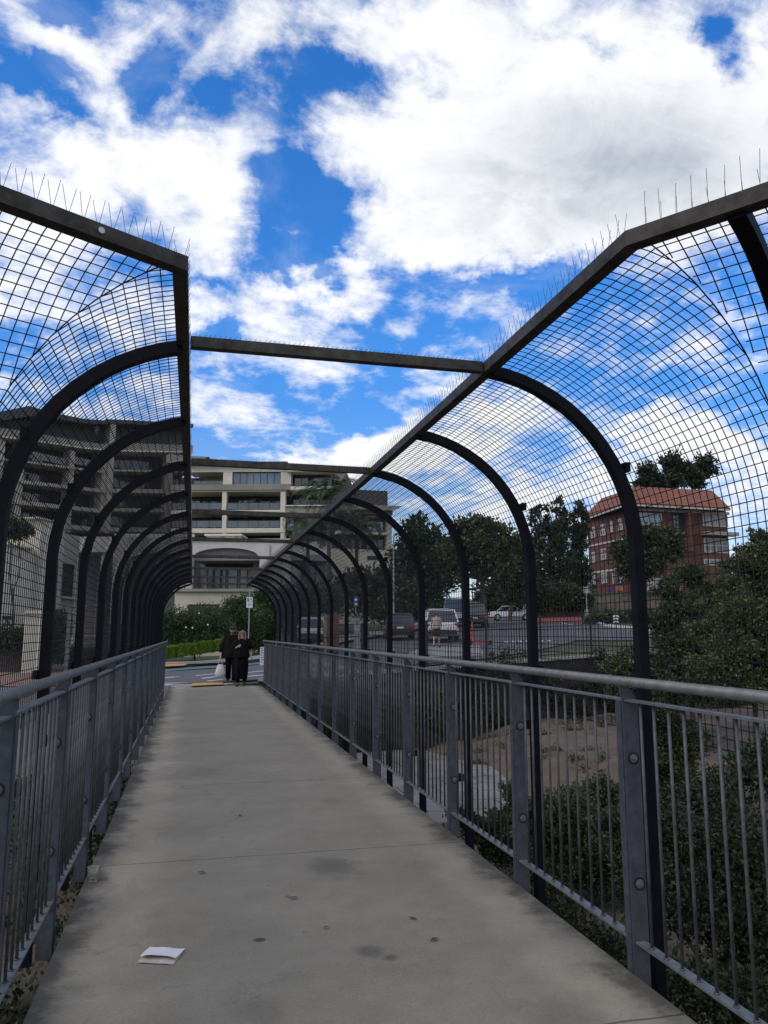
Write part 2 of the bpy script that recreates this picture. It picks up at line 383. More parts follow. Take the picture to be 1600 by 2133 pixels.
# kerbs: real steps along both sides of the road
KERB = mat('kerb_concrete', (.30, .29, .27), .85, var=.15, vscale=3)
def kerb(pts, m_=KERB, h=.13, wd=.18, name='kerb', base=-.05):
    mb = MB()
    for i in range(len(pts) - 1):
        (x0, y0), (x1, y1) = pts[i], pts[i + 1]; L = math.hypot(x1 - x0, y1 - y0); nx, ny = -(y1 - y0) / L * wd / 2, (x1 - x0) / L * wd / 2
        z0, z1 = upper(x0, max(25, y0)) + .03, upper(x1, max(25, y1)) + .03
        mb.hexa([(x0 - nx, y0 - ny, z0 + base), (x0 + nx, y0 + ny, z0 + base), (x1 + nx, y1 + ny, z1 + base), (x1 - nx, y1 - ny, z1 + base),
                 (x0 - nx, y0 - ny, z0 + h), (x0 + nx, y0 + ny, z0 + h), (x1 + nx, y1 + ny, z1 + h), (x1 - nx, y1 - ny, z1 + h)])
    return struct(mb.build(name, m_))
kerb([(-70, 35.8), (-30, 36.6), (-10, 37.4), (-1.8, 38.0), (3.1, 40.8), (7.6, 45.2), (13, 54.5), (21, 69)])
WK = mat('white_painted_kerb', (.7, .7, .68), .7, var=.2, vscale=4)
kerb([(24.5, 39), (29, 45), (30.2, 52), (33, 60)], WK, name='kerb')

# ------------------------------------------------------------------ bridge deck
dm = bpy.data.materials.new('deck_concrete'); dm.use_nodes = True
def deck_nodes():
    t = dm.node_tree; b = t.nodes['Principled BSDF']; L = t.links.new
    def N(k, **a):
        n = t.nodes.new(k)
        for x, y in a.items(): setattr(n, x, y)
        return n
    def M(op, a, b_=None, clamp=False):
        n = N('ShaderNodeMath', operation=op, use_clamp=clamp)
        for i, v in enumerate((a, b_)):
            if v is None: continue
            if isinstance(v, (int, float)): n.inputs[i].default_value = v
            else: L(v, n.inputs[i])
        return n.outputs[0]
    g = N('ShaderNodeTexCoord'); O = g.outputs['Object']; s = N('ShaderNodeSeparateXYZ'); L(O, s.inputs[0])
    def noise(sc, det=8, ro=.6, vec=O):
        n = N('ShaderNodeTexNoise'); n.inputs['Scale'].default_value = sc; n.inputs['Detail'].default_value = det; n.inputs['Roughness'].default_value = ro; L(vec, n.inputs['Vector']); return n.outputs[0]
    mp = N('ShaderNodeMapping'); L(O, mp.inputs[0]); mp.inputs['Scale'].default_value = (.8, 1.1, 1)
    big = noise(1.1, 8, .62, mp.outputs[0]); mid = noise(5.5); fine = noise(60, 4, .7); spk = noise(180, 2, .6)
    r = N('ShaderNodeValToRGB'); L(big, r.inputs[0]); e = r.color_ramp.elements
    e[0].position = .32; e[0].color = (.192, .169, .124, 1); e[1].position = .68; e[1].color = (.248, .219, .163, 1)
    k = M('ADD', M('MULTIPLY', M('SUBTRACT', mid, .5), .42), 1.0)
    k = M('ADD', k, M('MULTIPLY', M('SUBTRACT', fine, .5), .6)); k = M('ADD', k, M('MULTIPLY', M('SUBTRACT', spk, .5), .9))
    # grime in a ragged band along both edges
    dx = M('SUBTRACT', 1.35, M('ABSOLUTE', M('SUBTRACT', s.outputs[0], .74)))
    mr = N('ShaderNodeMapRange', interpolation_type='SMOOTHSTEP'); L(M('ADD', dx, M('MULTIPLY', M('SUBTRACT', noise(3.2, 8, .7), .5), .75)), mr.inputs[0])
    mr.inputs[1].default_value = -.03; mr.inputs[2].default_value = .20; mr.inputs[3].default_value = .30; mr.inputs[4].default_value = 1
    k = M('MULTIPLY', k, mr.outputs[0])
    # paler washed band just inside the grime
    wb = N('ShaderNodeMapRange', interpolation_type='SMOOTHSTEP'); L(M('ABSOLUTE', M('SUBTRACT', M('ADD', dx, M('MULTIPLY', M('SUBTRACT', noise(2.3, 7, .7), .5), .5)), .30)), wb.inputs[0]); wb.inputs[1].default_value = .02; wb.inputs[2].default_value = .22; wb.inputs[3].default_value = 1.20; wb.inputs[4].default_value = 1.0
    k = M('MULTIPLY', k, wb.outputs[0])
    # hairline cracks
    vc = N('ShaderNodeTexVoronoi', feature='DISTANCE_TO_EDGE'); vc.inputs['Scale'].default_value = .42
    wv = N('ShaderNodeVectorMath', operation='ADD'); L(O, wv.inputs[0]); nzv = N('ShaderNodeTexNoise'); nzv.inputs['Scale'].default_value = 2.2; nzv.inputs['Detail'].default_value = 7; L(O, nzv.inputs['Vector']); L(nzv.outputs['Color'], wv.inputs[1]); L(wv.outputs[0], vc.inputs['Vector'])
    ck = N('ShaderNodeMapRange'); L(vc.outputs['Distance'], ck.inputs[0]); ck.inputs[1].default_value = .0006; ck.inputs[2].default_value = .0022; ck.inputs[3].default_value = .85; ck.inputs[4].default_value = 1
    k = M('MULTIPLY', k, ck.outputs[0])
    # scattered gum spots
    vo = N('ShaderNodeTexVoronoi'); vo.inputs['Scale'].default_value = 2.1; L(O, vo.inputs['Vector'])
    sp = N('ShaderNodeMapRange', interpolation_type='SMOOTHSTEP'); L(M('ADD', vo.outputs['Distance'], M('MULTIPLY', M('SUBTRACT', mid, .5), .1)), sp.inputs[0]); sp.inputs[1].default_value = .015; sp.inputs[2].default_value = .045; sp.inputs[3].default_value = .5; sp.inputs[4].default_value = 1
    k = M('MULTIPLY', k, sp.outputs[0])
    # one larger oily stain and a few leaf-sized marks
    for (x, y, rx, ry, a) in ((1.0, 5.55, .22, .32, .62), (.93, 4.1, .09, .09, .6), (1.02, 4.0, .05, .05, .5), (.35, 3.55, .12, .2, .8), (1.35, 7.6, .14, .2, .8), (.2, 9.5, .2, .5, .85), (1.6, 3.2, .25, .3, .8)):
        m2 = N('ShaderNodeMapping', vector_type='TEXTURE'); L(O, m2.inputs[0]); m2.inputs['Location'].default_value = (x, y, 0); m2.inputs['Scale'].default_value = (rx, ry, 1)
        ln = N('ShaderNodeVectorMath', operation='LENGTH'); L(m2.outputs[0], ln.inputs[0])
        q = N('ShaderNodeMapRange', interpolation_type='SMOOTHSTEP'); L(M('ADD', ln.outputs['Value'], M('MULTIPLY', M('SUBTRACT', noise(9, 6, .7), .5), 1.6)), q.inputs[0]); q.inputs[1].default_value = .3; q.inputs[2].default_value = 1.1; q.inputs[3].default_value = a; q.inputs[4].default_value = 1
        k = M('MULTIPLY', k, q.outputs[0])
    # sawn joints
    jn = M('ABSOLUTE', M('SUBTRACT', M('MODULO', M('ADD', M('ADD', s.outputs[1], M('MULTIPLY', M('SUBTRACT', mid, .5), .03)), 28 - 5.95), 2.8), 0))
    jn = M('MINIMUM', jn, M('SUBTRACT', 2.8, jn))
    jm = N('ShaderNodeMapRange'); L(jn, jm.inputs[0]); jm.inputs[1].default_value = .003; jm.inputs[2].default_value = .010; jm.inputs[3].default_value = .35; jm.inputs[4].default_value = 1
    k = M('MULTIPLY', k, jm.outputs[0])
    vm = N('ShaderNodeVectorMath', operation='SCALE'); L(r.outputs[0], vm.inputs[0]); L(k, vm.inputs['Scale']); L(vm.outputs[0], b.inputs['Base Color'])
    b.inputs['Roughness'].default_value = .85
    bu = N('ShaderNodeBump'); bu.inputs['Strength'].default_value = .35; bu.inputs['Distance'].default_value = .006
    L(M('ADD', M('ADD', fine, M('MULTIPLY', spk, .6)), M('MULTIPLY', jm.outputs[0], 1.5)), bu.inputs['Height']); L(bu.outputs[0], b.inputs['Normal'])
deck_nodes()
XB = {'R': 1.49, 'L': -.10}
DL, DR = -.625, 2.09
dk = MB()
poly = [(DL, 24.0), (DR, 24.9), (DR, 2.55), (4.4, -1.0), (4.4, -4), (-5.5, -4), (-5.5, .75), (DL, 3.15)]
def prism(mb, poly, z0, z1):
    n = len(poly); k = len(mb.v); mb.v += [(x, y, z0) for x, y in poly] + [(x, y, z1) for x, y in poly]
    mb.f.append(tuple(k + i for i in range(n))); mb.f.append(tuple(k + n + i for i in reversed(range(n)))); mb.mi += [mb.cur] * 2
    for i in range(n):
        j = (i + 1) % n; mb.f.append((k + i, k + j, k + n + j, k + n + i)[::-1]); mb.mi.append(mb.cur)
prism(dk, poly, -.22, 0.0)
deck = dk.build('deck', dm); struct(deck)
# the landing behind and steel girders below
FRM = mat('navy_painted_steel', (.006, .0065, .012), .6, var=.25, vscale=9, spec=.14)
BEAMM = mat('weathered_dark_steel', (.056, .050, .044), .6, var=.35, vscale=14, spec=.22, bump=.1, bscale=120)
GALV = mat('galvanised_steel', (.150, .160, .165), .55, metal=.4, var=.18, vscale=22, bump=.05, bscale=200, spec=.5)
GALVB = mat('dull_galvanised_bar', (.088, .096, .101), .6, metal=.35, var=.25, vscale=18, spec=.4)
GALVD = mat('galvanised_plate', (.068, .076, .094), .6, metal=.35, var=.2, vscale=16, spec=.45)
WIRE = mat('dark_mesh_wire', (.010, .010, .014), .6, var=.05, spec=.25)
g = MB()
for x in (-.3, 1.75): g.box(x, 3.3, -1.0, x + .25, 24, -.225)
struct(g.build('bridge_girder', mat('girder_paint', (.05, .05, .055), .7)))

# ------------------------------------------------------------------ mesh cage
YF = [3.72 + 1.37 * k for k in range(15)]
RAD, ZC, ZT = .935, 2.06, 3.005
FOOT = {'R': .84, 'L': .76}
def profile(side, off=0.0, zbot=-.25, nseg=14):      # (outward offset, z) from beam down to foot
    oc = FOOT[side] - RAD; r = RAD + off; P = []
    a0 = math.acos(min(1, max(0, -oc / r))) if -oc < r else 0
    a0 = math.asin(min(1, (-oc) / r))
    for i in range(nseg + 1):
        a = a0 + (math.pi / 2 - a0) * i / nseg
        P.append((oc + r * math.sin(a), ZC + r * math.cos(a)))
    P.append((oc + r, zbot)); return P
def arch(side, base, out, along, t=.058, wd=.060, zbot=-.28):
    """rectangular tube swept along the profile; base: beam point (x,y), out/along unit 2-vectors"""
    A = profile(side, -t / 2, zbot); B = profile(side, t / 2, zbot); mb = MB(); k0 = 0
    for (oa, za), (ob, zb) in zip(A, B):
        for (o, z, q) in ((oa, za, -1), (oa, za, 1), (ob, zb, 1), (ob, zb, -1)):
            mb.v.append((base[0] + out[0] * o + along[0] * q * wd / 2, base[1] + out[1] * o + along[1] * q * wd / 2, z))
    n = len(A)
    for i in range(n - 1):
        for j in range(4):
            a, b = i * 4 + j, i * 4 + (j + 1) % 4; mb.f.append((a, b, b + 4, a + 4)); mb.mi.append(0)
    mb.f.append((0, 1, 2, 3)); mb.f.append((n * 4 - 1, n * 4 - 2, n * 4 - 3, n * 4 - 4)); mb.mi += [0, 0]
    return mb
def clip(side, base, z):
    P = profile(side, .04); i = min(range(len(P)), key=lambda i: abs(P[i][1] - z)); o = P[i][0] if z > ZC - .3 else FOOT[side] + .05
    x = base[0] + (o if side == 'R' else -o); mb = MB(); mb.box(x - .015, base[1] - .034, z - .026, x + .015, base[1] + .034, z + .026); return mb
cage = empty('mesh_cage', 'curved black wire mesh cage on arched dark frames closing over both sides of the footbridge', 'cage', (.7, 3.72, 0))
def cpart(mb, name, m_, smooth=False):
    o = mb.build(name, m_, smooth=smooth); o.parent = cage; o.matrix_parent_inverse = Matrix.Translation(-cage.location); return o
def ccopy(o, dy):
    c = o.copy(); C.objects.link(c); c.parent = cage; c.matrix_parent_inverse = o.matrix_parent_inverse.copy(); c.location = (0, dy, 0)
    for ch in o.children:
        d = ch.copy(); C.objects.link(d); d.parent = c; d.matrix_parent_inverse = ch.matrix_parent_inverse.copy()
    return c
def profile_len(side, off, zbot, step=.05):
    P = profile(side, off, zbot, 30); out = []; acc_ = 0; nxt = .03
    for i in range(len(P) - 1):
        (a, b), (c, d) = P[i], P[i + 1]; L = math.hypot(c - a, d - b)
        while nxt <= acc_ + L:
            t = (nxt - acc_) / L; out.append((a + (c - a) * t, b + (d - b) * t)); nxt += step
        acc_ += L
    return out
def wires(side, base, out, along, smin, smax, zbot=1.07, r=.0028, seam=False):
    mb = MB(); off = .048
    def pt(o, z, s): return (base[0] + out[0] * o + along[0] * s, base[1] + out[1] * o + along[1] * s, z)
    P = profile(side, off, zbot, 12)
    Pf = []
    for (o0, z0), (o1, z1) in zip(P[:-1], P[1:]):
        for k in range(8): Pf.append((o0 + (o1 - o0) * k / 8, z0 + (z1 - z0) * k / 8))
    Pf.append(P[-1]); s = .025; top = max(smax(0), smax(FOOT[side]))
    while s < top:
        ok = [i for i, (o, z) in enumerate(Pf) if smin(o) <= s <= smax(o)]
        if len(ok) > 2:
            pts = [pt(*Pf[i], s) for i in ok if i % 8 == 0 or i in (ok[0], ok[-1])]
            if len(pts) > 1: mb.tube(pts, r, 3, cap=False)
        s += .05
    for o, z in profile_len(side, off - .0035, zbot):
        a, b = smin(o), smax(o)
        if b - a > .02: mb.tube([pt(o, z, a), pt(o, z, b)], r, 3, cap=False)
    if seam: mb.tube([pt(o, z, smin(o)) for o, z in P], r * 1.3, 4, cap=False)
    return mb
def spikes(a, b, z, n=None, h=.115, lean=(0, 0), seed=1):
    q = random.Random(seed); a = Vector(a); b = Vector(b); L = (b - a).length; n = n or int(L / .054); mb = MB(); d = (b - a).normalized(); sd_ = d.cross(Vector((0, 0, 1)))
    mb.bar(a + Vector((0, 0, z)), b + Vector((0, 0, z)), .018, .004)
    for i in range(n):
        p = a + (b - a) * ((i + .5) / n) + Vector((0, 0, z))
        for sg, hh in ((-1, h * .8), (1, h)):
            tip = p + sd_ * sg * .030 + d * (sg * .010 + q.uniform(-.004, .004)) + Vector((0, 0, hh * q.uniform(.92, 1.06)))
            mb.tube([p + sd_ * sg * .006, tip], .0011, 3, cap=False)
    return mb
SPK = mat('spike_wire', (.10, .10, .11), .35, metal=.6)
KY = {'R': 2.31, 'L': 2.89}
for side, out in (('R', (1, 0)), ('L', (-1, 0))):
    xb = XB[side]
    a0 = cpart(arch(side, (xb, YF[0]), out, (0, 1)), 'arch_frame', FRM)
    for z in (2.5, 1.35):
        cl = clip(side, (xb, YF[0]), z).build('bracket', FRM); cl.parent = a0
    for k in range(1, 15): ccopy(a0, 1.37 * k)
    w0 = cpart(wires(side, (xb, YF[0]), out, (0, 1), lambda o: 0, lambda o: 1.37), 'mesh_panel', WIRE)
    for k in range(1, 14): ccopy(w0, 1.37 * k)
    tan = .348 if side == 'R' else .57
    cpart(wires(side, (xb, KY[side]), out, (0, 1), lambda o, tan=tan: max(0, tan * o), lambda o, k=KY[side]: YF[0] - k, seam=True), 'mesh_panel', WIRE)
    # top beam, straight run
    q = 1 if side == 'R' else -1; hb = .029
    yi, yo = KY[side] - tan * hb, KY[side] + tan * hb      # inner and outer ends on the mitre
    ye = YF[14] + .03; zb_, zt_ = ZT - hb, ZT + hb
    b = MB(); b.hexa([(xb - q * hb, yi, zb_), (xb + q * hb, yo, zb_), (xb + q * hb, ye, zb_), (xb - q * hb, ye, zb_), (xb - q * hb, yi, zt_), (xb + q * hb, yo, zt_), (xb + q * hb, ye, zt_), (xb - q * hb, ye, zt_)]); cpart(b, 'top_beam', BEAMM)
    # splayed run towards the viewer
    d = (.588, -.809) if side == 'R' else (-.86, -.51); o2 = (.809, .588) if side == 'R' else (-.51, .86)
    LN = 1.5 if side == 'R' else 2.2
    K = Vector((xb, KY[side], ZT)); E_ = K + Vector((d[0], d[1], 0)) * LN
    O2 = Vector((o2[0], o2[1], 0)) * hb
    b = MB(); pi_, po_ = (xb - q * hb, yi), (xb + q * hb, yo); ei, eo = E_ - O2, E_ + O2
    b.hexa([(ei.x, ei.y, zb_), (eo.x, eo.y, zb_), (*po_, zb_), (*pi_, zb_), (ei.x, ei.y, zt_), (eo.x, eo.y, zt_), (*po_, zt_), (*pi_, zt_)]); cpart(b, 'top_beam', BEAMM)
    cpart(wires(side, (K.x, K.y), o2, d, lambda o, tan=tan: tan * max(o, 0), lambda o, L=LN: L, seam=False), 'mesh_panel', WIRE)
    fr = [.36] if side == 'R' else [1.25]
    for s in fr:
        a1 = cpart(arch(side, (K.x + d[0] * s, K.y + d[1] * s), o2, d), 'arch_frame', FRM)
    cpart(spikes((xb, KY[side] + .03, ZT), (xb, KY[side] + 1.37, ZT), .032, seed=3), 'spike_strip', SPK)
    cpart(spikes(K + Vector((d[0], d[1], 0)) * .03, E_, .032, seed=5), 'spike_strip', SPK)
    s0 = cpart(spikes((xb, 3.72, ZT), (xb, 3.72 + 1.37, ZT), .032, seed=9), 'spike_strip', SPK)
    for k in range(1, 14): ccopy(s0, 1.37 * k)
b = MB(); b.bar((XB['L'] + .036, YF[0], ZT + .002), (XB['R'] - .036, YF[0], ZT + .002), .05, .054)
cb = cpart(b, 'crossbeam', BEAMM)
sp = spikes((XB['L'] + .06, YF[0], ZT), (XB['R'] - .06, YF[0], ZT), .030, n=60, h=.009, seed=4).build('spike_strip', SPK); sp.parent = cb
for k in (2, 4, 6, 8, 10, 12, 14): ccopy(cb, 1.37 * k)
# pale scuff and a bolt head on the near beams
pk = MB(); pk.tube([(0, 0, 0), (0, -.004, 0)], .012, 7)
sc_ = cpart(pk, 'paint_chip', mat('bare_zinc', (.55, .56, .58), .5)); P_ = K
v = ray(170, 481); kk = (ZT - EYE) / v[2]
d_ = Vector((-.86, -.51, 0)); t_ = .33; q_ = Vector((XB['L'], KY['L'], ZT)) + d_ * t_ + Vector((.51, -.86, 0)) * .033
sc_.location = q_; sc_.rotation_euler = (0, 0, math.atan2(-.86, .51) + math.pi / 2)

# ------------------------------------------------------------------ railings
BOLTSHD = mat('bolt_shadow_black', (.008, .008, .009), .8)  # near-black colour for the painted shadow ring round the post bolts
def railing(name, label, X, sg, y0, n, yend, ybeg):
    """sg=+1: posts grow towards +x (right side)."""
    root = empty(name, label, 'railing', (X, y0, 0), 0, 'railings along the footbridge')
    def part(mb, nm, m_, parent=root, smooth=False):
        o = mb.build(nm, m_, smooth=smooth); o.parent = parent
        return o
    def Lc(x, y, z): return (x - X, y - y0, z)
    # handrail
    mb = MB(); mb.tube([Lc(X, ybeg, 1.36), Lc(X, yend - .06, 1.36), Lc(X, yend - .01, 1.33), Lc(X, yend, 1.26)], .0245, 14); part(mb, 'handrail', GALV, smooth=True)
    mb = MB(); mb.box(sg * .0 - .0245, -.5, 0, 0, 0, 0)
    # post: plate across the walk with a pointed top, two bolts and a fin under the handrail
    pm = MB()
    x0, x1 = (0, .082) if sg > 0 else (-.082, 0)
    pl = [(x0, -.16), (x1, -.16), (x1, 1.27), (sg * .055 if sg > 0 else -.055, 1.315), (.022 * sg, 1.336), (.0, 1.338), (x0 if sg > 0 else x1, 1.275)]
    if sg > 0: pl = [(0, -.16), (.082, -.16), (.082, 1.265), (.045, 1.318), (.012, 1.338), (-.012, 1.338), (-.012, 1.30), (0, 1.27)]
    else: pl = [(-.082, -.16), (0, -.16), (0, 1.27), (.012, 1.30), (.012, 1.338), (-.012, 1.338), (-.045, 1.318), (-.082, 1.265)]
    k = len(pm.v); m_n = len(pl)
    pm.v += [(x, -.006, z) for x, z in pl] + [(x, .006, z) for x, z in pl]
    pm.f.append(tuple(k + i for i in range(m_n))); pm.f.append(tuple(k + m_n + i for i in reversed(range(m_n)))); pm.mi += [0, 0]
    for i in range(m_n):
        j = (i + 1) % m_n; pm.f.append((k + j, k + i, k + m_n + i, k + m_n + j)); pm.mi.append(0)
    # return flange at the walk side
    fx0, fx1 = (-.004, .006) if sg > 0 else (-.006, .004)
    pm.box(fx0, .009, -.16, fx1, .055, 1.262)
    p0 = part(pm, 'post', GALVD)
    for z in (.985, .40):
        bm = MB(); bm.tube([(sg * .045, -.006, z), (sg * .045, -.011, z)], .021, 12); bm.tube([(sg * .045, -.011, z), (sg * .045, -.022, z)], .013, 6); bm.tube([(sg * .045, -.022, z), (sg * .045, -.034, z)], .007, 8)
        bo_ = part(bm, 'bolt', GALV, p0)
        shd_ = MB(); shd_.tube([(sg * .045, -.0062, z), (sg * .045, -.0085, z)], .031, 14); part(shd_, 'shadow_disc', BOLTSHD, p0)  # dark disc behind the bolt paints the ring of shadow around it
    # spacer to the black frame
    for z in (.37, .955):
        bm = MB(); bm.box(min(sg * .06, sg * .15), .0601, z, max(sg * .06, sg * .15), .125, z + .06); part(bm, 'spacer', FRM, p0)
    posts = [p0]
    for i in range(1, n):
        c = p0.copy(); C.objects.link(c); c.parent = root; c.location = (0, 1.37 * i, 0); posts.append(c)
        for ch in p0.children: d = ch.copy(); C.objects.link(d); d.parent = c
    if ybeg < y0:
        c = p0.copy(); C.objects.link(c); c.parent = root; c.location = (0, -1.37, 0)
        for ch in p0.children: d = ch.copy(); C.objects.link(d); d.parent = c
    # bars per bay
    xa, xb_ = (.006, .058) if sg > 0 else (-.058, -.006)
    t = MB(); t.box(xa, .012, 1.262, xb_, 1.358, 1.272); tb = part(t, 'top_bar', GALV)
    t = MB(); t.box(xa, .012, .135, xb_, 1.358, .145); bb = part(t, 'bottom_bar', GALV)
    t = MB(); t.tube([(sg * .032, 0, .1455), (sg * .032, 0, 1.2615)], .0075, 8); t.tube([(sg * .032, 0, .1455), (sg * .032, 0, .150)], .013, 8)
    bl = part(t, 'baluster', GALVB, smooth=True)
    tot = 0; rest = MB(); first = True
    bays = list(range(-1, n)) if ybeg < y0 else list(range(n))
    for i in bays:
        ya = 1.37 * i
        full = (y0 + ya + 1.37) <= yend + .3
        Lb = 1.37 if full else max(.2, yend - y0 - ya)
        if i == bays[0]: tb.location = (0, ya, 0); bb.location = (0, ya, 0)
        else:
            for s_ in (tb, bb):
                c = s_.copy(); C.objects.link(c); c.parent = root; c.location = (0, ya, 0); c.scale = (1, Lb / 1.37, 1)
        for j in range(11):
            yy = ya + .105 + j * .1155
            if yy > ya + Lb - .03: continue
            if tot < 99:
                if first: bl.location = (0, yy, 0); first = False
                else:
                    c = bl.copy(); C.objects.link(c); c.parent = root; c.location = (rnd.uniform(-.002, .002), yy, 0)
                tot += 1
            else: rest.tube([(sg * .032, yy, .1455), (sg * .032, yy, 1.2615)], .0075, 6, cap=False)
    if rest.v: o = part(rest, 'balusters', GALVB, smooth=True); o['kind'] = 'stuff'
    return root
RR = railing('railing', 'grey galvanised railing on the right edge of the footbridge, beside the bushy gully', 2.10, 1, 3.55, 15, 24.0, .9)
RL = railing('railing', 'grey galvanised railing on the left edge of the footbridge, seen almost edge on', -.685, -1, 3.45, 14, 22.4, 1.2)
# notices tied to the end of the right railing
NB = mat('sign_white', (.7, .72, .74), .5, var=.05); NBl = mat('sign_blue', (.06, .13, .42), .5, var=.05)
t = empty('notice', 'small white and blue notices tied to the far end of the right railing', 'sign', (2.06, 24.02, .95))
mb = MB(); mb.box(-.05, -.012, -.32, .085, -.004, .22); mb.build('white_panel', NB, t)
mb = MB(); mb.box(.092, -.012, -.05, .20, -.004, .24); mb.build('blue_panel', NBl, t)
mb = MB()
for i in range(7): mb.box(-.035, -.0165, .17 - i * .068, .03 + .03 * ((i * 7) % 3) / 2, -.0125, .19 - i * .068)
mb.build('lettering', NBl, t)

# ------------------------------------------------------------------ buildings
rg = np.random.default_rng(11)
def leaves(lobes, n, size, clump=.35, nper=26, flat=.0, shell=.55, up=.3, long=1.9):
    """lobes: (x,y,z,rx,ry,rz). returns pointed 4-corner leaves, clustered on and inside the lobes"""
    vol = np.array([l[3] * l[4] * l[5] for l in lobes]) ** .67; vol /= vol.sum(); nc = max(1, n // nper)
    which = rg.choice(len(lobes), nc, p=vol); L = np.array(lobes)[which]
    d = rg.normal(size=(nc, 3)); d /= np.linalg.norm(d, axis=1)[:, None]
    rad = shell + (1 - shell) * rg.random(nc); rad *= 1 + .16 * rg.normal(size=nc); rad = np.where(rg.random(nc) < .22, rad * rg.random(nc), rad)
    cc_ = L[:, :3] + d * L[:, 3:6] * rad[:, None]
    cs = clump * L[:, 3:6].mean(axis=1) * (.6 + .8 * rg.random(nc))
    c = np.repeat(cc_, nper, 0) + rg.normal(size=(nc * nper, 3)) * np.repeat(cs, nper)[:, None] * .5
    N = len(c); dr = rg.normal(size=(N, 3)) + np.repeat(d, nper, 0) * .9 + np.array([0, 0, up]); dr /= np.linalg.norm(dr, axis=1)[:, None]
    sd_ = np.cross(dr, rg.normal(size=(N, 3))); sd_ /= np.linalg.norm(sd_, axis=1)[:, None]
    s = size * (.6 + .8 * rg.random(N))[:, None]; wd = s / long * .5
    V = np.stack([c, c + dr * s * .45 + sd_ * wd, c + dr * s, c + dr * s * .45 - sd_ * wd], 1)
    return V.reshape(-1, 3)
CREAM = mat('cream_render', (.45, .42, .335), .85, var=.10, vscale=.5)
CREAM2 = mat('pale_render', (.58, .545, .445), .85, var=.10, vscale=.6)
TAUPE = mat('taupe_render', (.25, .23, .19), .85, var=.12, vscale=.6)
GREYR = mat('grey_render', (.47, .455, .43), .85, var=.08, vscale=.5)
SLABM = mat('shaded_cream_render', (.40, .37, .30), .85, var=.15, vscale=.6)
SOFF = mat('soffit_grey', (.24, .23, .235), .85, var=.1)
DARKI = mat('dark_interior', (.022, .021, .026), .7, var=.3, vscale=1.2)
GLASS = mat('window_glass', (.035, .045, .055), .06, var=.3, vscale=.4, spec=.9)
GLASSB = mat('blue_reflecting_glass', (.10, .15, .19), .05, var=.3, vscale=.3, spec=1.0, metal=.35)
TEALG = mat('curtained_teal_glass', (.17, .22, .22), .15, var=.3, vscale=1.5, spec=.7)
BALG = mat('balustrade_glass', (.075, .09, .095), .12, var=.2, vscale=.5, spec=.8)
BLK = mat('black_frames', (.02, .02, .022), .5)
ROOFD = mat('dark_roofing', (.055, .052, .05), .7, var=.15, vscale=1)
CURT = mat('curtain_cloth', (.30, .30, .30), .9, var=.2, vscale=3)
LF_EARLY = mat('planter_foliage', (.07, .11, .035), .6, col2=(.012, .024, .009), vscale=1.3, island=.65, trans=.2)
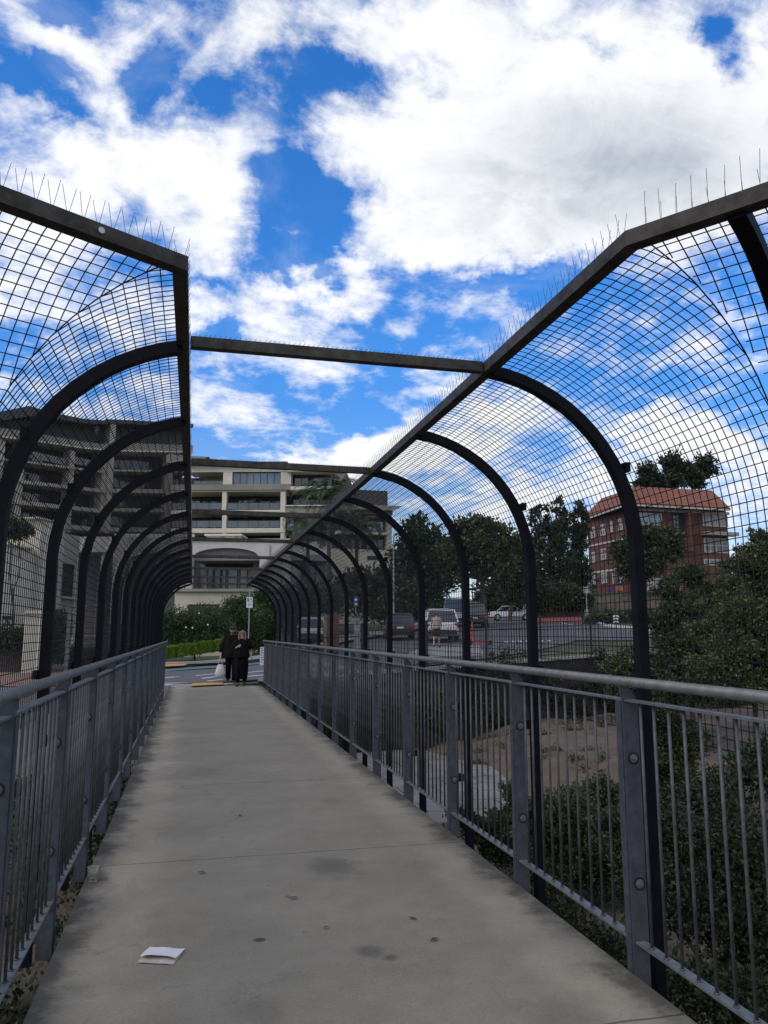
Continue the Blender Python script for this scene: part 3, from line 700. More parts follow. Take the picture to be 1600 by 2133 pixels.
class Facet:
    def __init__(s, pa, ya, pb, yb):
        a = ray(pa, 1150) * ya; b = ray(pb, 1150) * yb
        s.a = np.array([a[0], a[1]]); d = np.array([b[0], b[1]]) - s.a; s.L = np.linalg.norm(d); s.d = d / s.L
        s.n = np.array([s.d[1], -s.d[0]])          # towards the camera
    def uz(s, px, py):
        v = ray(px, py); k = (s.a @ s.n) / (v[:2] @ s.n); p = v * k
        return (p[:2] - s.a) @ s.d, p[2] + EYE
    def P(s, u, d, z): q = s.a + s.d * u + s.n * d; return (q[0], q[1], z)
    def ubox(s, mb, u0, z0, u1, z1, d0, d1):
        mb.hexa([s.P(u0, d1, z0), s.P(u1, d1, z0), s.P(u1, d0, z0), s.P(u0, d0, z0), s.P(u0, d1, z1), s.P(u1, d1, z1), s.P(u1, d0, z1), s.P(u0, d0, z1)])
    def box(s, mb, x0, y0, x1, y1, d0, d1):
        ym = (y0 + y1) / 2; xm = (x0 + x1) / 2
        u0, u1 = s.uz(x0, ym)[0], s.uz(x1, ym)[0]; z1, z0 = s.uz(xm, y0)[1], s.uz(xm, y1)[1]
        s.ubox(mb, u0, z0, u1, z1, d0, d1)
    def part(s, root, name, m_, x0, y0, x1, y1, d0, d1):
        mb = MB(); s.box(mb, x0, y0, x1, y1, d0, d1); return mb.build(name, m_, root)
    def window(s, root, x0, y0, x1, y1, n=3, m_=None, d=.02, t=.06, frame=None, rows=1):
        """frame with mullions, its glass a child"""
        ym = (y0 + y1) / 2; xm = (x0 + x1) / 2
        u0, u1 = s.uz(x0, ym)[0], s.uz(x1, ym)[0]; z1, z0 = s.uz(xm, y0)[1], s.uz(xm, y1)[1]
        mb = MB(); dd = d + .08
        s.ubox(mb, u0, z0, u1, z0 + t, d, dd); s.ubox(mb, u0, z1 - t, u1, z1, d, dd)
        for i in range(n + 1):
            u = u0 + (u1 - u0 - t) * i / n; s.ubox(mb, u, z0 + t, u + t, z1 - t, d, dd - .003)
        for j in range(1, rows):
            z = z0 + (z1 - z0) * j / rows; s.ubox(mb, u0 + t, z - t / 2, u1 - t, z + t / 2, d, dd - .006)
        f = mb.build('window', frame or BLK, root)
        g_ = MB(); s.ubox(g_, u0 + t / 2, z0 + t / 2, u1 - t / 2, z1 - t / 2, d + .005, d + .03); g_.build('pane', m_ or GLASS, f)
        return f
    def balus(s, root, x0, y0, x1, y1, d, n=4):
        ym = (y0 + y1) / 2; xm = (x0 + x1) / 2
        u0, u1 = s.uz(x0, ym)[0], s.uz(x1, ym)[0]; z1, z0 = s.uz(xm, y0)[1], s.uz(xm, y1)[1]
        mb = MB(); s.ubox(mb, u0, z1 - .05, u1, z1, d, d + .06)
        for i in range(n + 1):
            u = u0 + (u1 - u0 - .05) * i / n; s.ubox(mb, u, z0, u + .05, z1 - .05, d, d + .05)
        f = mb.build('balustrade', BLK, root); g_ = MB(); s.ubox(g_, u0, z0 + .08, u1, z1 - .08, d + .012, d + .03); g_.build('pane', BALG, f)

# --- centre apartment block
FC = Facet(395, 87, 600, 84)
T = empty('apartment_building', 'cream apartment block with long glazed balconies, seen between the two cage walls', 'building', FC.P(5, 0, 0))
T0 = T
def fp(F, *a): return F.part(T, *a)
T.location = (0, 0, 0)
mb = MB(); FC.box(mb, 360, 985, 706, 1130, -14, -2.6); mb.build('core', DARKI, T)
mb = MB(); FC.box(mb, 360, 1130, 706, 1300, -14, 0.2); mb.build('base', GREYR, T)
fp(FC, 'roof', ROOFD, 392, 965.5, 601, 970, -14, .9)
fp(FC, 'parapet', CREAM2, 392, 970.3, 612, 984, -2.59, .3)
for x0, x1 in ((466, 485), (586, 607)): fp(FC, 'wall', CREAM2, x0, 984.2, x1, 1011, -2.59, .28)
fp(FC, 'floor_slab', TAUPE, 360, 1011.2, 607, 1023, -2.59, .7)
fp(FC, 'cornice', CREAM2, 360, 1023.2, 597, 1026, -2.59, .5)
FC.window(T, 485.3, 984.4, 585.7, 1010.8, 7, GLASSB, d=-.1)
fp(FC, 'wall', TAUPE, 402, 985, 466, 1011, -2.55, -2.4)
FC.window(T, 404, 990, 414, 1010, 1, GLASSB, d=-2.35)
FC.balus(T, 404, 1001, 465.5, 1010.5, .1, 4)
for y0, y1, bt in ((1026.2, 1064, 1048), (1071.4, 1101.5, 1085)):
    for x0, x1, n_ in ((360, 465, 4), (474.5, 585.5, 5)):
        FC.window(T, x0 + 8, y0 + 5, x0 + (x1 - x0) * .42, y1 - 3, 3, GLASSB, d=-2.55)
        FC.window(T, x0 + (x1 - x0) * .46, y0 + 9, x1 - 6, y1 - 3, 3, GLASS, d=-2.55)
        if x0 > 400: fp(FC, 'curtain', CURT, x0 + (x1 - x0) * .37, y0 + 6, x0 + (x1 - x0) * .44, y1 - 4, -2.4, -2.3)
        FC.balus(T, x0 + .3, bt, x1 - .3, y1 - .3, .45, n_)
for y0, y1 in ((1064.2, 1071.2), (1101.7, 1111)): fp(FC, 'floor_slab', CREAM2, 360, y0, 597, y1, -2.59, .6)
for x0, x1 in ((465.2, 474.3), (586, 596)):
    mb = MB(); FC.box(mb, x0, 1026.2, x1, 1064, -.2, .55); FC.box(mb, x0, 1071.4, x1, 1101.5, -.2, .55); FC.box(mb, x0, 1111.2, x1, 1130, -.2, .55)
    mb.build('column', CREAM2, T)
for x, y in ((424, 1058), (447, 1059), (505, 1059), (531, 1060), (560, 1058), (420, 1097), (440, 1096), (510, 1098), (545, 1097), (568, 1097)):
    mb = MB(); FC.box(mb, x, y - 5, x + 5, y + 3, -1.4, -.9); mb.build('planter', SOFF, T)
    u_, z_ = FC.uz(x + 2.5, y - 5); q_ = FC.P(u_, -1.15, z_ + .3); fastmesh('planter_leaves', leaves([(*q_, .4, .3, .42)], 160, .3, .5), 4, LF_EARLY, T)
fp(FC, 'dark_bay', DARKI, 495, 1113, 585, 1127, -2.5, -2.2)
# right end with raking roof
fp(FC, 'wall', DARKI, 607.2, 985, 700, 1014, -2.55, -1.2); FC.window(T, 610, 987, 640, 1014, 2, GLASS, d=-1.1); FC.window(T, 650, 989, 690, 1014, 2, GLASS, d=-1.1)
fp(FC, 'roof', CREAM2, 600, 981, 716, 985, -14, .9)
mb = MB()
a_ = FC.uz(700, 985); b_ = FC.uz(712, 985); c_ = FC.uz(706, 1014); d__ = FC.uz(697, 1014)
mb.hexa([FC.P(d__[0], .6, d__[1]), FC.P(c_[0], .6, c_[1]), FC.P(c_[0], -8, c_[1]), FC.P(d__[0], -8, d__[1]), FC.P(a_[0], .6, a_[1]), FC.P(b_[0] + .6, .6, b_[1]), FC.P(b_[0] + .6, -8, b_[1]), FC.P(a_[0], -8, a_[1])]); mb.build('raking_fin', TAUPE, T)
fp(FC, 'floor_slab', CREAM2, 607, 1015, 724, 1022, -8, .7)
fp(FC, 'floor_slab', TAUPE, 596.3, 1057, 706, 1071, -2.59, .7); fp(FC, 'cornice', CREAM2, 596.3, 1054.5, 706, 1056.8, -2.5, .9)
FC.window(T, 600, 1032, 680, 1054, 4, GLASS, d=-2.5); FC.window(T, 597, 1080, 613, 1106, 1, GLASSB, d=-.2, rows=3)
fp(FC, 'wall', TAUPE, 613, 1071.5, 706, 1128, -2.59, -.5)
FC.window(T, 620, 1078, 690, 1100, 4, GLASS, d=-.45); FC.window(T, 620, 1108, 690, 1124, 4, GLASS, d=-.45)
# roof canopy at upper left
mb = MB(); FC.box(mb, 399, 957, 452, 966, -9, -4); mb.build('plant_room', TAUPE, T)
mb = MB(); u, z = FC.uz(408, 945)
mb.hexa([FC.P(u - 4, -2, z - .6), FC.P(u + .5, -2, z - .1), FC.P(u + .5, -7, z - .1), FC.P(u - 4, -7, z - .6), FC.P(u - 4, -2, z + .4), FC.P(u + .9, -2, z + .1), FC.P(u + .9, -7, z + .1), FC.P(u - 4, -7, z + .4)])
FC.ubox(mb, u - 1.2, z - 1.6, u - 1.0, z - .2, -4.6, -4.4); mb.build('roof_canopy', SOFF, T)

# --- podium in front of it
FPd = Facet(380, 58, 600, 56)
T = empty('podium_building', 'grey rendered podium with a broad arched opening below the apartment block', 'building')
def arch_wall(F, root, x0, x1, ytop, ybot, ax0, ax1, aytop, ayside, depth, m_, name='wall'):
    """front wall with a segmental arched opening, extruded"""
    U0, U1 = F.uz(x0, ybot)[0], F.uz(x1, ybot)[0]; A0, A1 = F.uz(ax0, ayside)[0], F.uz(ax1, ayside)[0]
    xm = (ax0 + ax1) / 2; zt, zb = F.uz(xm, ytop)[1], F.uz(xm, ybot)[1]; za, zs = F.uz(xm, aytop)[1], F.uz(xm, ayside)[1]
    mb = MB(); N = 16
    for i in range(N):
        ua, ub = A0 + (A1 - A0) * i / N, A0 + (A1 - A0) * (i + 1) / N
        h = lambda u: zs + (za - zs) * math.sqrt(max(0, 1 - ((u - (A0 + A1) / 2) / ((A1 - A0) / 2)) ** 2)) if True else 0
        q = [(ua, h(ua)), (ub, h(ub)), (ub, zt), (ua, zt)]
        mb.hexa([F.P(q[0][0], 0, q[0][1]), F.P(q[1][0], 0, q[1][1]), F.P(q[1][0], -depth, q[1][1]), F.P(q[0][0], -depth, q[0][1]), F.P(ua, 0, zt), F.P(ub, 0, zt), F.P(ub, -depth, zt), F.P(ua, -depth, zt)])
    F.ubox(mb, U0, zb, A0, zt, -depth, 0); F.ubox(mb, A1, zb, U1, zt, -depth, 0)
    return mb.build(name, m_, root)
arch_wall(FPd, T, 398, 604, 1126, 1246, 400, 541, 1141, 1161, .5, GREYR)
fp(FPd, 'coping', CREAM2, 397, 1122.5, 605, 1126, -1.2, .15)
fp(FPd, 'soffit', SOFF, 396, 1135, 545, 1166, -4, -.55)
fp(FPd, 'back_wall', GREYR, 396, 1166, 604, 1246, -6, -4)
fp(FPd, 'lintel', BLK, 404, 1165, 505, 1172, -3.98, -3.7)
for i, (x0, x1) in enumerate(((404, 417), (419, 434), (436, 446), (449, 472), (476, 494))): FPd.window(T, x0, 1172, x1, 1231, 1, TEALG, d=-3.97)
fp(FPd, 'pier', CREAM2, 507, 1190, 526, 1228, -3.9, -3.2)
fp(FPd, 'downpipe', PAINT, 557, 1134, 562, 1165, .02, .14)
fp(FPd, 'terrace_wall', CREAM, 380, 1236, 604, 1375, -.5, 2.2); fp(FPd, 'terrace_coping', TAUPE, 380, 1230, 604, 1235.8, -.5, 2.4)
fp(FPd, 'dark_opening', DARKI, 408, 1261, 470, 1330, 2.21, 2.26)
mb = MB(); FPd.box(mb, 421, 1112, 494, 1123, -3.2, -1.3); FPd.box(mb, 418, 1108, 497, 1112, -3.4, -1.1); mb.build('vent_housing', CREAM2, T)
for x in (450, 481): fp(FPd, 'louvre', TAUPE, x, 1114, x + 9, 1121, -1.28, -1.22)

# --- right wing behind the palms
FR_ = Facet(600, 77, 815, 77)
T = empty('apartment_building', 'dark corner block with roof-terrace planting behind the palm trees', 'building')
mb = MB(); FR_.box(mb, 700, 1026, 806, 1150, -2.6, -.6); mb.build('core', DARKI, T)
fp(FR_, 'roof_parapet', ROOFD, 700, 1020, 808, 1056, -2.5, -.1); fp(FR_, 'band', TAUPE, 700, 1057, 815, 1072, -2.5, .6)
mb = MB(); u, z = FR_.uz(812, 1064); mb.hexa([FR_.P(u - 4, 1.5, z - .2), FR_.P(u, 1.5, z - .2), FR_.P(u - 2, -6, z - .8), FR_.P(u - 5, -6, z - .8), FR_.P(u - 4, 1.5, z + .3), FR_.P(u + 1, 1.5, z + .3), FR_.P(u - 1.5, -6, z + .1), FR_.P(u - 5, -6, z + .1)]); mb.build('roof_overhang', TAUPE, T)
fp(FR_, 'column', CREAM, 804, 1074, 815, 1192, -.6, .3)
FR_.window(T, 765, 1084, 802, 1106, 3, GLASSB, d=-.55); FR_.window(T, 765, 1122, 802, 1142, 3, GLASS, d=-.55)
FR_.window(T, 712, 1084, 756, 1106, 3, GLASS, d=-.55); FR_.window(T, 712, 1122, 756, 1142, 3, GLASS, d=-.55)
fp(FR_, 'floor_slab', CREAM, 700, 1108, 805, 1114, -.6, .5)
fp(FR_, 'wall', CREAM, 685, 1144, 812, 1300, -2, 0); fp(FR_, 'dark_opening', DARKI, 765, 1158, 792, 1166, .01, .06)
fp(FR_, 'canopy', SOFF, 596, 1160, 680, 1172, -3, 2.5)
mb = MB(); FR_.box(mb, 606, 1140, 685, 1300, -2, -.3); mb.build('wall', GREYR, T)
FR_.window(T, 605, 1176, 676, 1215, 4, GLASS, d=-.28)

# --- left block: two facets of one long building
FA = Facet(20, 84, 215, 92); FB = Facet(215, 92, 398, 97)
T = empty('apartment_building', 'long apartment block with deep dark balconies behind the left cage wall', 'building')
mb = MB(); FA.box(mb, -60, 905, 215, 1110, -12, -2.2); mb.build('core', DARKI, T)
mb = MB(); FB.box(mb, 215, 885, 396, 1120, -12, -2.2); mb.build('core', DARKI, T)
def strip(F, name, m_, pts, d0, d1):     # slab with sloping px lines given as (x, ytop, ybot)
    mb = MB()
    for (xa, ta, ba), (xc, tc_, bc) in zip(pts[:-1], pts[1:]):
        u0, zt0 = F.uz(xa, ta); _, zb0 = F.uz(xa, ba); u1, zt1 = F.uz(xc, tc_); _, zb1 = F.uz(xc, bc)
        mb.hexa([F.P(u0, d1, zb0), F.P(u1, d1, zb1), F.P(u1, d0, zb1), F.P(u0, d0, zb0), F.P(u0, d1, zt0), F.P(u1, d1, zt1), F.P(u1, d0, zt1), F.P(u0, d0, zt0)])
    return mb.build(name, m_, T)
strip(FA, 'roof', ROOFD, [(-60, 872, 885), (0, 858, 878), (50, 848, 870), (90, 860, 872), (165, 875, 884), (217, 879, 886)], -13, .9)
strip(FA, 'penthouse_wall', ROOFD, [(-60, 884, 925), (50, 870, 905), (215, 886, 925)], -11, -1.4)
strip(FA, 'parapet', TAUPE, [(-60, 886, 905), (45, 901, 917), (165, 922, 934), (216, 928, 938)], -2.2, .8)
strip(FA, 'cornice', CREAM2, [(-60, 905, 908), (45, 917, 919.5), (165, 934, 937), (216, 938, 940.5)], -2.2, 1.0)
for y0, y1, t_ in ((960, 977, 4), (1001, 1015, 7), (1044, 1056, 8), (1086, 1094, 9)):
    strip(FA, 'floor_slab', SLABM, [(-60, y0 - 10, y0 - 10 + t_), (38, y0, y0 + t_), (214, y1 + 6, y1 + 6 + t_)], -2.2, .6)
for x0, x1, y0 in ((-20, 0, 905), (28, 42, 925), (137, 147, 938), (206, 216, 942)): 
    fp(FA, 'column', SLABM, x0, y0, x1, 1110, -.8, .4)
for (x0, x1) in ((44, 136), (149, 205)):
    for y in (932, 978, 1020, 1064):
        yy = y + (x0 - 44) * .10; FA.window(T, x0 + 6, yy + 2, x1 - 8, yy + 24, 4, GLASS, d=-2.1)
        fp(FA, 'curtain', CURT, x0 + 20 + (y % 5) * 6, yy + 5, x0 + 30 + (y % 5) * 6, yy + 23, -1.9, -1.8)
    FA.balus(T, x0, 945 + (x0 - 44) * .1, x1, 962 + (x0 - 44) * .1, .2, 5)
strip(FB, 'roof', ROOFD, [(215, 876, 884), (300, 880, 888), (396, 886, 893)], -13, .9)
strip(FB, 'penthouse_wall', ROOFD, [(216, 885, 926), (396, 893, 930)], -11, -1.4)
strip(FB, 'parapet', TAUPE, [(217, 924, 940), (396, 930, 943)], -2.2, .8); strip(FB, 'cornice', CREAM2, [(217, 940, 943), (396, 943, 946)], -2.2, 1.0)
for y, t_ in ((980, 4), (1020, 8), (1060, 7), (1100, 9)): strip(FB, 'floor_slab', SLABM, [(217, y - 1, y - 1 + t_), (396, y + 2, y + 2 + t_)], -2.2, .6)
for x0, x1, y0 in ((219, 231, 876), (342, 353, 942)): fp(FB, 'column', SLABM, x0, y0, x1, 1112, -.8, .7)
for (x0, x1) in ((233, 340), (355, 394)):
    for y in (948, 989, 1031, 1070): FB.window(T, x0 + 5, y + 2, x1 - 5, y + 26, 4, GLASS, d=-2.1)
for x in (218, 240): fp(FB, 'chimney', TAUPE, x, 866, x + 2.6, 878, -3, -2.5)
# lower level of the left block with its big soffit
FL = Facet(120, 62, 398, 60)
T = empty('podium_building', 'shadowed grey entrance level under the long apartment block', 'building')
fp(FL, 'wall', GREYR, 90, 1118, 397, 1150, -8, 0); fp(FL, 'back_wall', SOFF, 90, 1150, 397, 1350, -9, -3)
arch_wall(FL, T, 228, 397, 1112, 1300, 262, 388, 1150, 1176, .4, GREYR)
for x in (203, 262, 318, 372): fp(FL, 'column', CREAM, x, 1150, x + 9, 1350, -1.5, -.3)
FL.window(T, 212, 1180, 258, 1225, 3, GLASSB, d=-2.95); FL.window(T, 275, 1180, 365, 1230, 5, GLASS, d=-2.95)
# near cream wall on the left
FN = Facet(-80, 38, 168, 46)
T = empty('rendered_house', 'cream rendered wall of the nearest building with one dark window, far left', 'building')
fp(FN, 'wall', CREAM2, -200, 1124, 67, 1400, -6, 0); fp(FN, 'wall', CREAM2, 66.8, 1086, 118, 1400, -6, .25); fp(FN, 'wall', CREAM, 118.2, 1110, 168, 1400, -6, -.3)
fp(FN, 'coping', CREAM, -200, 1120, 66, 1124, -6, .15); fp(FN, 'coping', CREAM, 65, 1082.5, 119.5, 1086, -6, .4)
FN.window(T, 126, 1174, 160, 1243, 1, GLASS, d=-.28, rows=2); fp(FN, 'sill', CREAM2, 124, 1243.2, 162, 1247, -.28, .05)
fp(FN, 'plinth_opening', DARKI, 4, 1283, 30, 1290, .01, .05)

# --- brick block with the tiled roof
bm_ = bpy.data.materials.new('red_brick'); bm_.use_nodes = True
def brick_nodes(m_, c1, c2, mort, sc, bw=.5, rh=.25, bumpd=.01, ms=.012):
    t = m_.node_tree; b = t.nodes['Principled BSDF']; b.inputs['Roughness'].default_value = .85
    g = t.nodes.new('ShaderNodeTexCoord'); s = t.nodes.new('ShaderNodeSeparateXYZ'); t.links.new(g.outputs['Object'], s.inputs[0])
    ad = t.nodes.new('ShaderNodeMath'); ad.operation = 'ADD'; t.links.new(s.outputs[0], ad.inputs[0]); t.links.new(s.outputs[1], ad.inputs[1])
    cb_ = t.nodes.new('ShaderNodeCombineXYZ'); t.links.new(ad.outputs[0], cb_.inputs[0]); t.links.new(s.outputs[2], cb_.inputs[1])
    br = t.nodes.new('ShaderNodeTexBrick'); br.inputs['Scale'].default_value = sc; br.inputs['Color1'].default_value = (*c1, 1); br.inputs['Color2'].default_value = (*c2, 1); br.inputs['Mortar'].default_value = (*mort, 1)
    br.inputs['Brick Width'].default_value = bw; br.inputs['Row Height'].default_value = rh; br.inputs['Mortar Size'].default_value = ms
    t.links.new(cb_.outputs[0], br.inputs['Vector'])
    n = t.nodes.new('ShaderNodeTexNoise'); n.inputs['Scale'].default_value = .9; n.inputs['Detail'].default_value = 8; t.links.new(g.outputs['Object'], n.inputs['Vector'])
    mr = t.nodes.new('ShaderNodeMapRange'); mr.inputs[1].default_value = .3; mr.inputs[2].default_value = .7; mr.inputs[3].default_value = .7; mr.inputs[4].default_value = 1.2; t.links.new(n.outputs[0], mr.inputs[0])
    vs = t.nodes.new('ShaderNodeVectorMath'); vs.operation = 'SCALE'; t.links.new(br.outputs['Color'], vs.inputs[0]); t.links.new(mr.outputs[0], vs.inputs['Scale']); t.links.new(vs.outputs[0], b.inputs['Base Color'])
    bu = t.nodes.new('ShaderNodeBump'); bu.invert = True; bu.inputs['Strength'].default_value = .6; bu.inputs['Distance'].default_value = bumpd; t.links.new(br.outputs['Fac'], bu.inputs['Height']); t.links.new(bu.outputs[0], b.inputs['Normal'])
brick_nodes(bm_, (.135, .045, .032), (.10, .034, .026), (.11, .085, .07), 2.0)
tm_ = bpy.data.materials.new('terracotta_tiles'); tm_.use_nodes = True
brick_nodes(tm_, (.31, .105, .045), (.23, .080, .040), (.09, .03, .02), 1.0, bw=.34, rh=.30, bumpd=.05, ms=.035)
SM = mat('stone_retaining_wall', (.045, .038, .036), .95, col2=(.012, .010, .011), vscale=2.2, bump=1.0, bscale=9)
ORB = mat('old_white_paint', (.42, .41, .38), .7, var=.12)
corner = ray(1325, 1150) * 84
FBL = Facet(1226, 95.5, 1322, 84.3); FBR = Facet(1322, 84.3, 1518, 85)
T = empty('brick_house', 'three-storey red brick house with terracotta hipped roof up on the embankment', 'building')
T.location = (0, 0, 0)
zb = FBR.uz(1400, 1245)[1] - 1.5
def toz(F, y, x): return F.uz(x, y)[1]
mb = MB(); zt = toz(FBR, 1061, 1420); FBR.ubox(mb, 0, zb, FBR.L, zt, -.3, 0)
uL = FBL.L; mb2 = MB(); FBL.ubox(mb2, 0, zb, uL - .02, zt, -.3, 0)
mb3 = MB(); FBR.ubox(mb3, FBR.L - .3, zb, FBR.L, zt, -9, -.31); mb3.build('side_wall', bm_, T)
mb.build('front_wall', bm_, T); mb2.build('side_wall', bm_, T)
def rf(px, py, Y): return at(px, py, Y)
zeave = zt + .1
def onz(px, Yr):       # place at eave height
    v = ray(px, 1200) * Yr; return Vector((v[0], v[1], zeave))
A = onz(1218, 96.5); B = onz(1313, 83.0); Cc = onz(1530, 83.6); Cb = Cc + Vector((3.2, 10, 0)); Ab = A + Vector((7, 5, 0))
zr = rf(1400, 1020, 90)[2]
R1 = Vector((*(ray(1330, 1100) * 90)[:2], zr)); R2 = Vector((*(ray(1487, 1100) * 90)[:2], zr)); R0 = Vector((*(ray(1258, 1100) * 98.5)[:2], zr - .1))
mb = MB()
for q in ([B, Cc, R2, R1], [A, B, R1, R0], [Cc, Cb, R2], [Cb, Cb + Vector((-16, 4, 0)), R1, R2], [A, R0, Ab], [Ab, R0, R1, Cb + Vector((-16, 4, 0))]): mb.quadv(q)
ro = mb.build('roof', tm_, T)
sol = ro.modifiers.new('t', 'SOLIDIFY'); sol.thickness = .18; sol.offset = 1
mb = MB(); mb.tube([R0, R1, R2], .12, 6); mb.tube([R1, B], .11, 6); mb.tube([R2, Cc], .11, 6); mb.tube([R0, A], .11, 6); mb.build('ridge_capping', tm_, ro)
mb = MB(); mb.bar(A + Vector((0, 0, -.12)), B + Vector((0, 0, -.12)), .12, .22); mb.bar(B + Vector((0, 0, -.12)), Cc + Vector((0, 0, -.12)), .12, .22); mb.build('gutter', ORB, T)
fp(FBR, 'eave_band', ORB, 1327, 1062, 1518, 1068, .01, .12)
FBR.window(T, 1330, 1069, 1378, 1094, 5, GLASSB, d=.02, t=.14, frame=ORB, rows=2)
FBR.window(T, 1463, 1069, 1515, 1097, 4, CURT, d=.02, t=.14, frame=ORB)
FBR.window(T, 1466, 1121, 1516, 1152, 4, GLASS, d=.02, t=.14, frame=ORB, rows=2)
FBR.window(T, 1466, 1165, 1500, 1178, 3, GLASS, d=.02, t=.14, frame=ORB)
fp(FBR, 'recess', DARKI, 1402, 1069, 1440, 1150, .01, .03); FBR.window(T, 1402, 1073, 1424, 1138, 3, GLASS, d=.03, t=.1, rows=6)
fp(FBR, 'wall_return', bm_, 1425, 1069, 1432, 1150, .04, 1.1)
fp(FBR, 'awning', TAUPE, 1458, 1110, 1526, 1117, .01, 1.2)
for x0, x1, y0 in ((1232, 1240, 1098), (1252, 1262, 1092), (1273, 1277, 1085), (1289, 1298, 1080)):
    FBL.window(T, x0, y0, x1, y0 + 24, 2, GLASS, d=.02, t=.16, frame=ORB, rows=2)
for x0, x1, y0 in ((1233, 1241, 1150), (1253, 1263, 1143), (1290, 1299, 1140)): FBL.window(T, x0, y0, x1, y0 + 23, 2, GLASS, d=.02, t=.16, frame=ORB, rows=2)
for x0, x1, y0 in ((1233, 1241, 1197), (1254, 1265, 1193), (1277, 1281, 1194), (1292, 1300, 1192)): FBL.window(T, x0, y0, x1, y0 + 22, 2, GLASS, d=.02, t=.16, frame=ORB, rows=2)
for y0, y1 in ((1140, 1133), (1196, 1186)):
    a1 = FBL.uz(1229, y0); mb = MB(); FBL.ubox(mb, .1, a1[1], uL - .1, a1[1] + .28, .01, .06); mb.build('band', ORB, T)
fp(FBR, 'side_annexe', ORB, 1338, 1208, 1395, 1240, .4, 2.4)

# --- stone retaining wall of the gully, and its coping
mb = MB(); xs_ = [2.0 + .9 * i for i in range(38)]
for i in range(len(xs_) - 1):
    x0, x1 = xs_[i], xs_[i + 1]; y0, y1 = edge_y(x0), edge_y(x1)
    z0t, z1t = upper(x0, max(25, y0)) + .06, upper(x1, max(25, y1)) + .06; j0 = rnd.uniform(-.02, .02)
    mb.hexa([(x0, y0 - .1 + j0, -3.4), (x1, y1 - .1 + j0, -3.4), (x1, y1 + .2, -3.4), (x0, y0 + .2, -3.4), (x0, y0 + j0, z0t), (x1, y1 + j0, z1t), (x1, y1 + .2, z1t), (x0, y0 + .2, z0t)])
T = empty('retaining_wall', 'dark rough stone retaining wall under the picket fence across the gully', 'wall'); mb.build('stonework', SM, T)
mb = MB()
for i in range(len(xs_) - 1):
    x0, x1 = xs_[i], xs_[i + 1]; y0, y1 = edge_y(x0), edge_y(x1); z0t, z1t = upper(x0, max(25, y0)) + .063, upper(x1, max(25, y1)) + .063
    mb.hexa([(x0, y0 - .06, z0t), (x1, y1 - .06, z1t), (x1, y1 + .26, z1t), (x0, y0 + .26, z0t), (x0, y0 - .06, z0t + .09), (x1, y1 - .06, z1t + .09), (x1, y1 + .26, z1t + .09), (x0, y0 + .26, z0t + .09)])
mb.build('coping', KERB, T)
# left side too: plain abutment wall
T = empty('retaining_wall', 'concrete abutment wall left of the footbridge end', 'wall'); mb = MB(); mb.box(-40, 24.15, -3.4, DL, 24.5, .05); mb.build('wall', CONC, T)
# --- stone embankment below the brick house
mb = MB(); E0 = [(1120, 71), (1180, 72), (1240, 72), (1310, 71), (1400, 68), (1500, 64)]
top = [1262, 1250, 1244, 1243, 1250, 1262]
for i in range(5):
    (pa, ya), (pb, yb) = E0[i], E0[i + 1]
    a = ray(pa, 1200) * ya; b = ray(pb, 1200) * yb; za = at(pa, top[i], ya)[2]; zb_ = at(pb, top[i + 1], yb)[2]
    mb.hexa([(a[0], a[1], 1), (b[0], b[1], 1), (b[0] + 1, b[1] + 2.5, 1), (a[0] + 1, a[1] + 2.5, 1), (a[0], a[1] + .5, za), (b[0], b[1] + .5, zb_), (b[0] + 1, b[1] + 2.5, zb_), (a[0] + 1, a[1] + 2.5, za)])
T = empty('stone_embankment', 'rough brown stone embankment wall below the brick house', 'wall')
mb.build('stonework', mat('rubble_stone', (.15, .115, .095), .95, col2=(.045, .038, .033), vscale=1.6, bump=1.0, bscale=5), T)

# ------------------------------------------------------------------ vegetation
def leafmat(name, dark, light, trans=.22): return mat(name, light, .55, col2=dark, vscale=1.3, island=.65, trans=trans, spec=.35)
LF = leafmat('foliage_deep', (.012, .024, .009), (.068, .108, .034))
LF2 = leafmat('foliage_olive', (.016, .024, .009), (.130, .150, .055))
LF3 = leafmat('foliage_bright', (.07, .12, .014), (.25, .37, .05))
LFC = leafmat('foliage_conifer', (.012, .022, .012), (.055, .080, .036), .12)
LFG = leafmat('foliage_gully', (.010, .018, .008), (.085, .115, .042))
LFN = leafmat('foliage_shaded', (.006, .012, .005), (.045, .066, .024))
BARK = mat('bark', (.085, .065, .05), .95, var=.35, vscale=4, bump=.6, bscale=14)
def limb(mb, p, q, r0, r1, wob=.12, n=5):
    p = Vector(p); q = Vector(q); L = (q - p).length
    pts = [p.lerp(q, i / n) + Vector((rnd.uniform(-1, 1), rnd.uniform(-1, 1), rnd.uniform(-.5, .5))) * wob * L * .25 * (0 < i < n) for i in range(n + 1)]
    mb.tube(pts, [r0 + (r1 - r0) * i / n for i in range(n + 1)], 7)
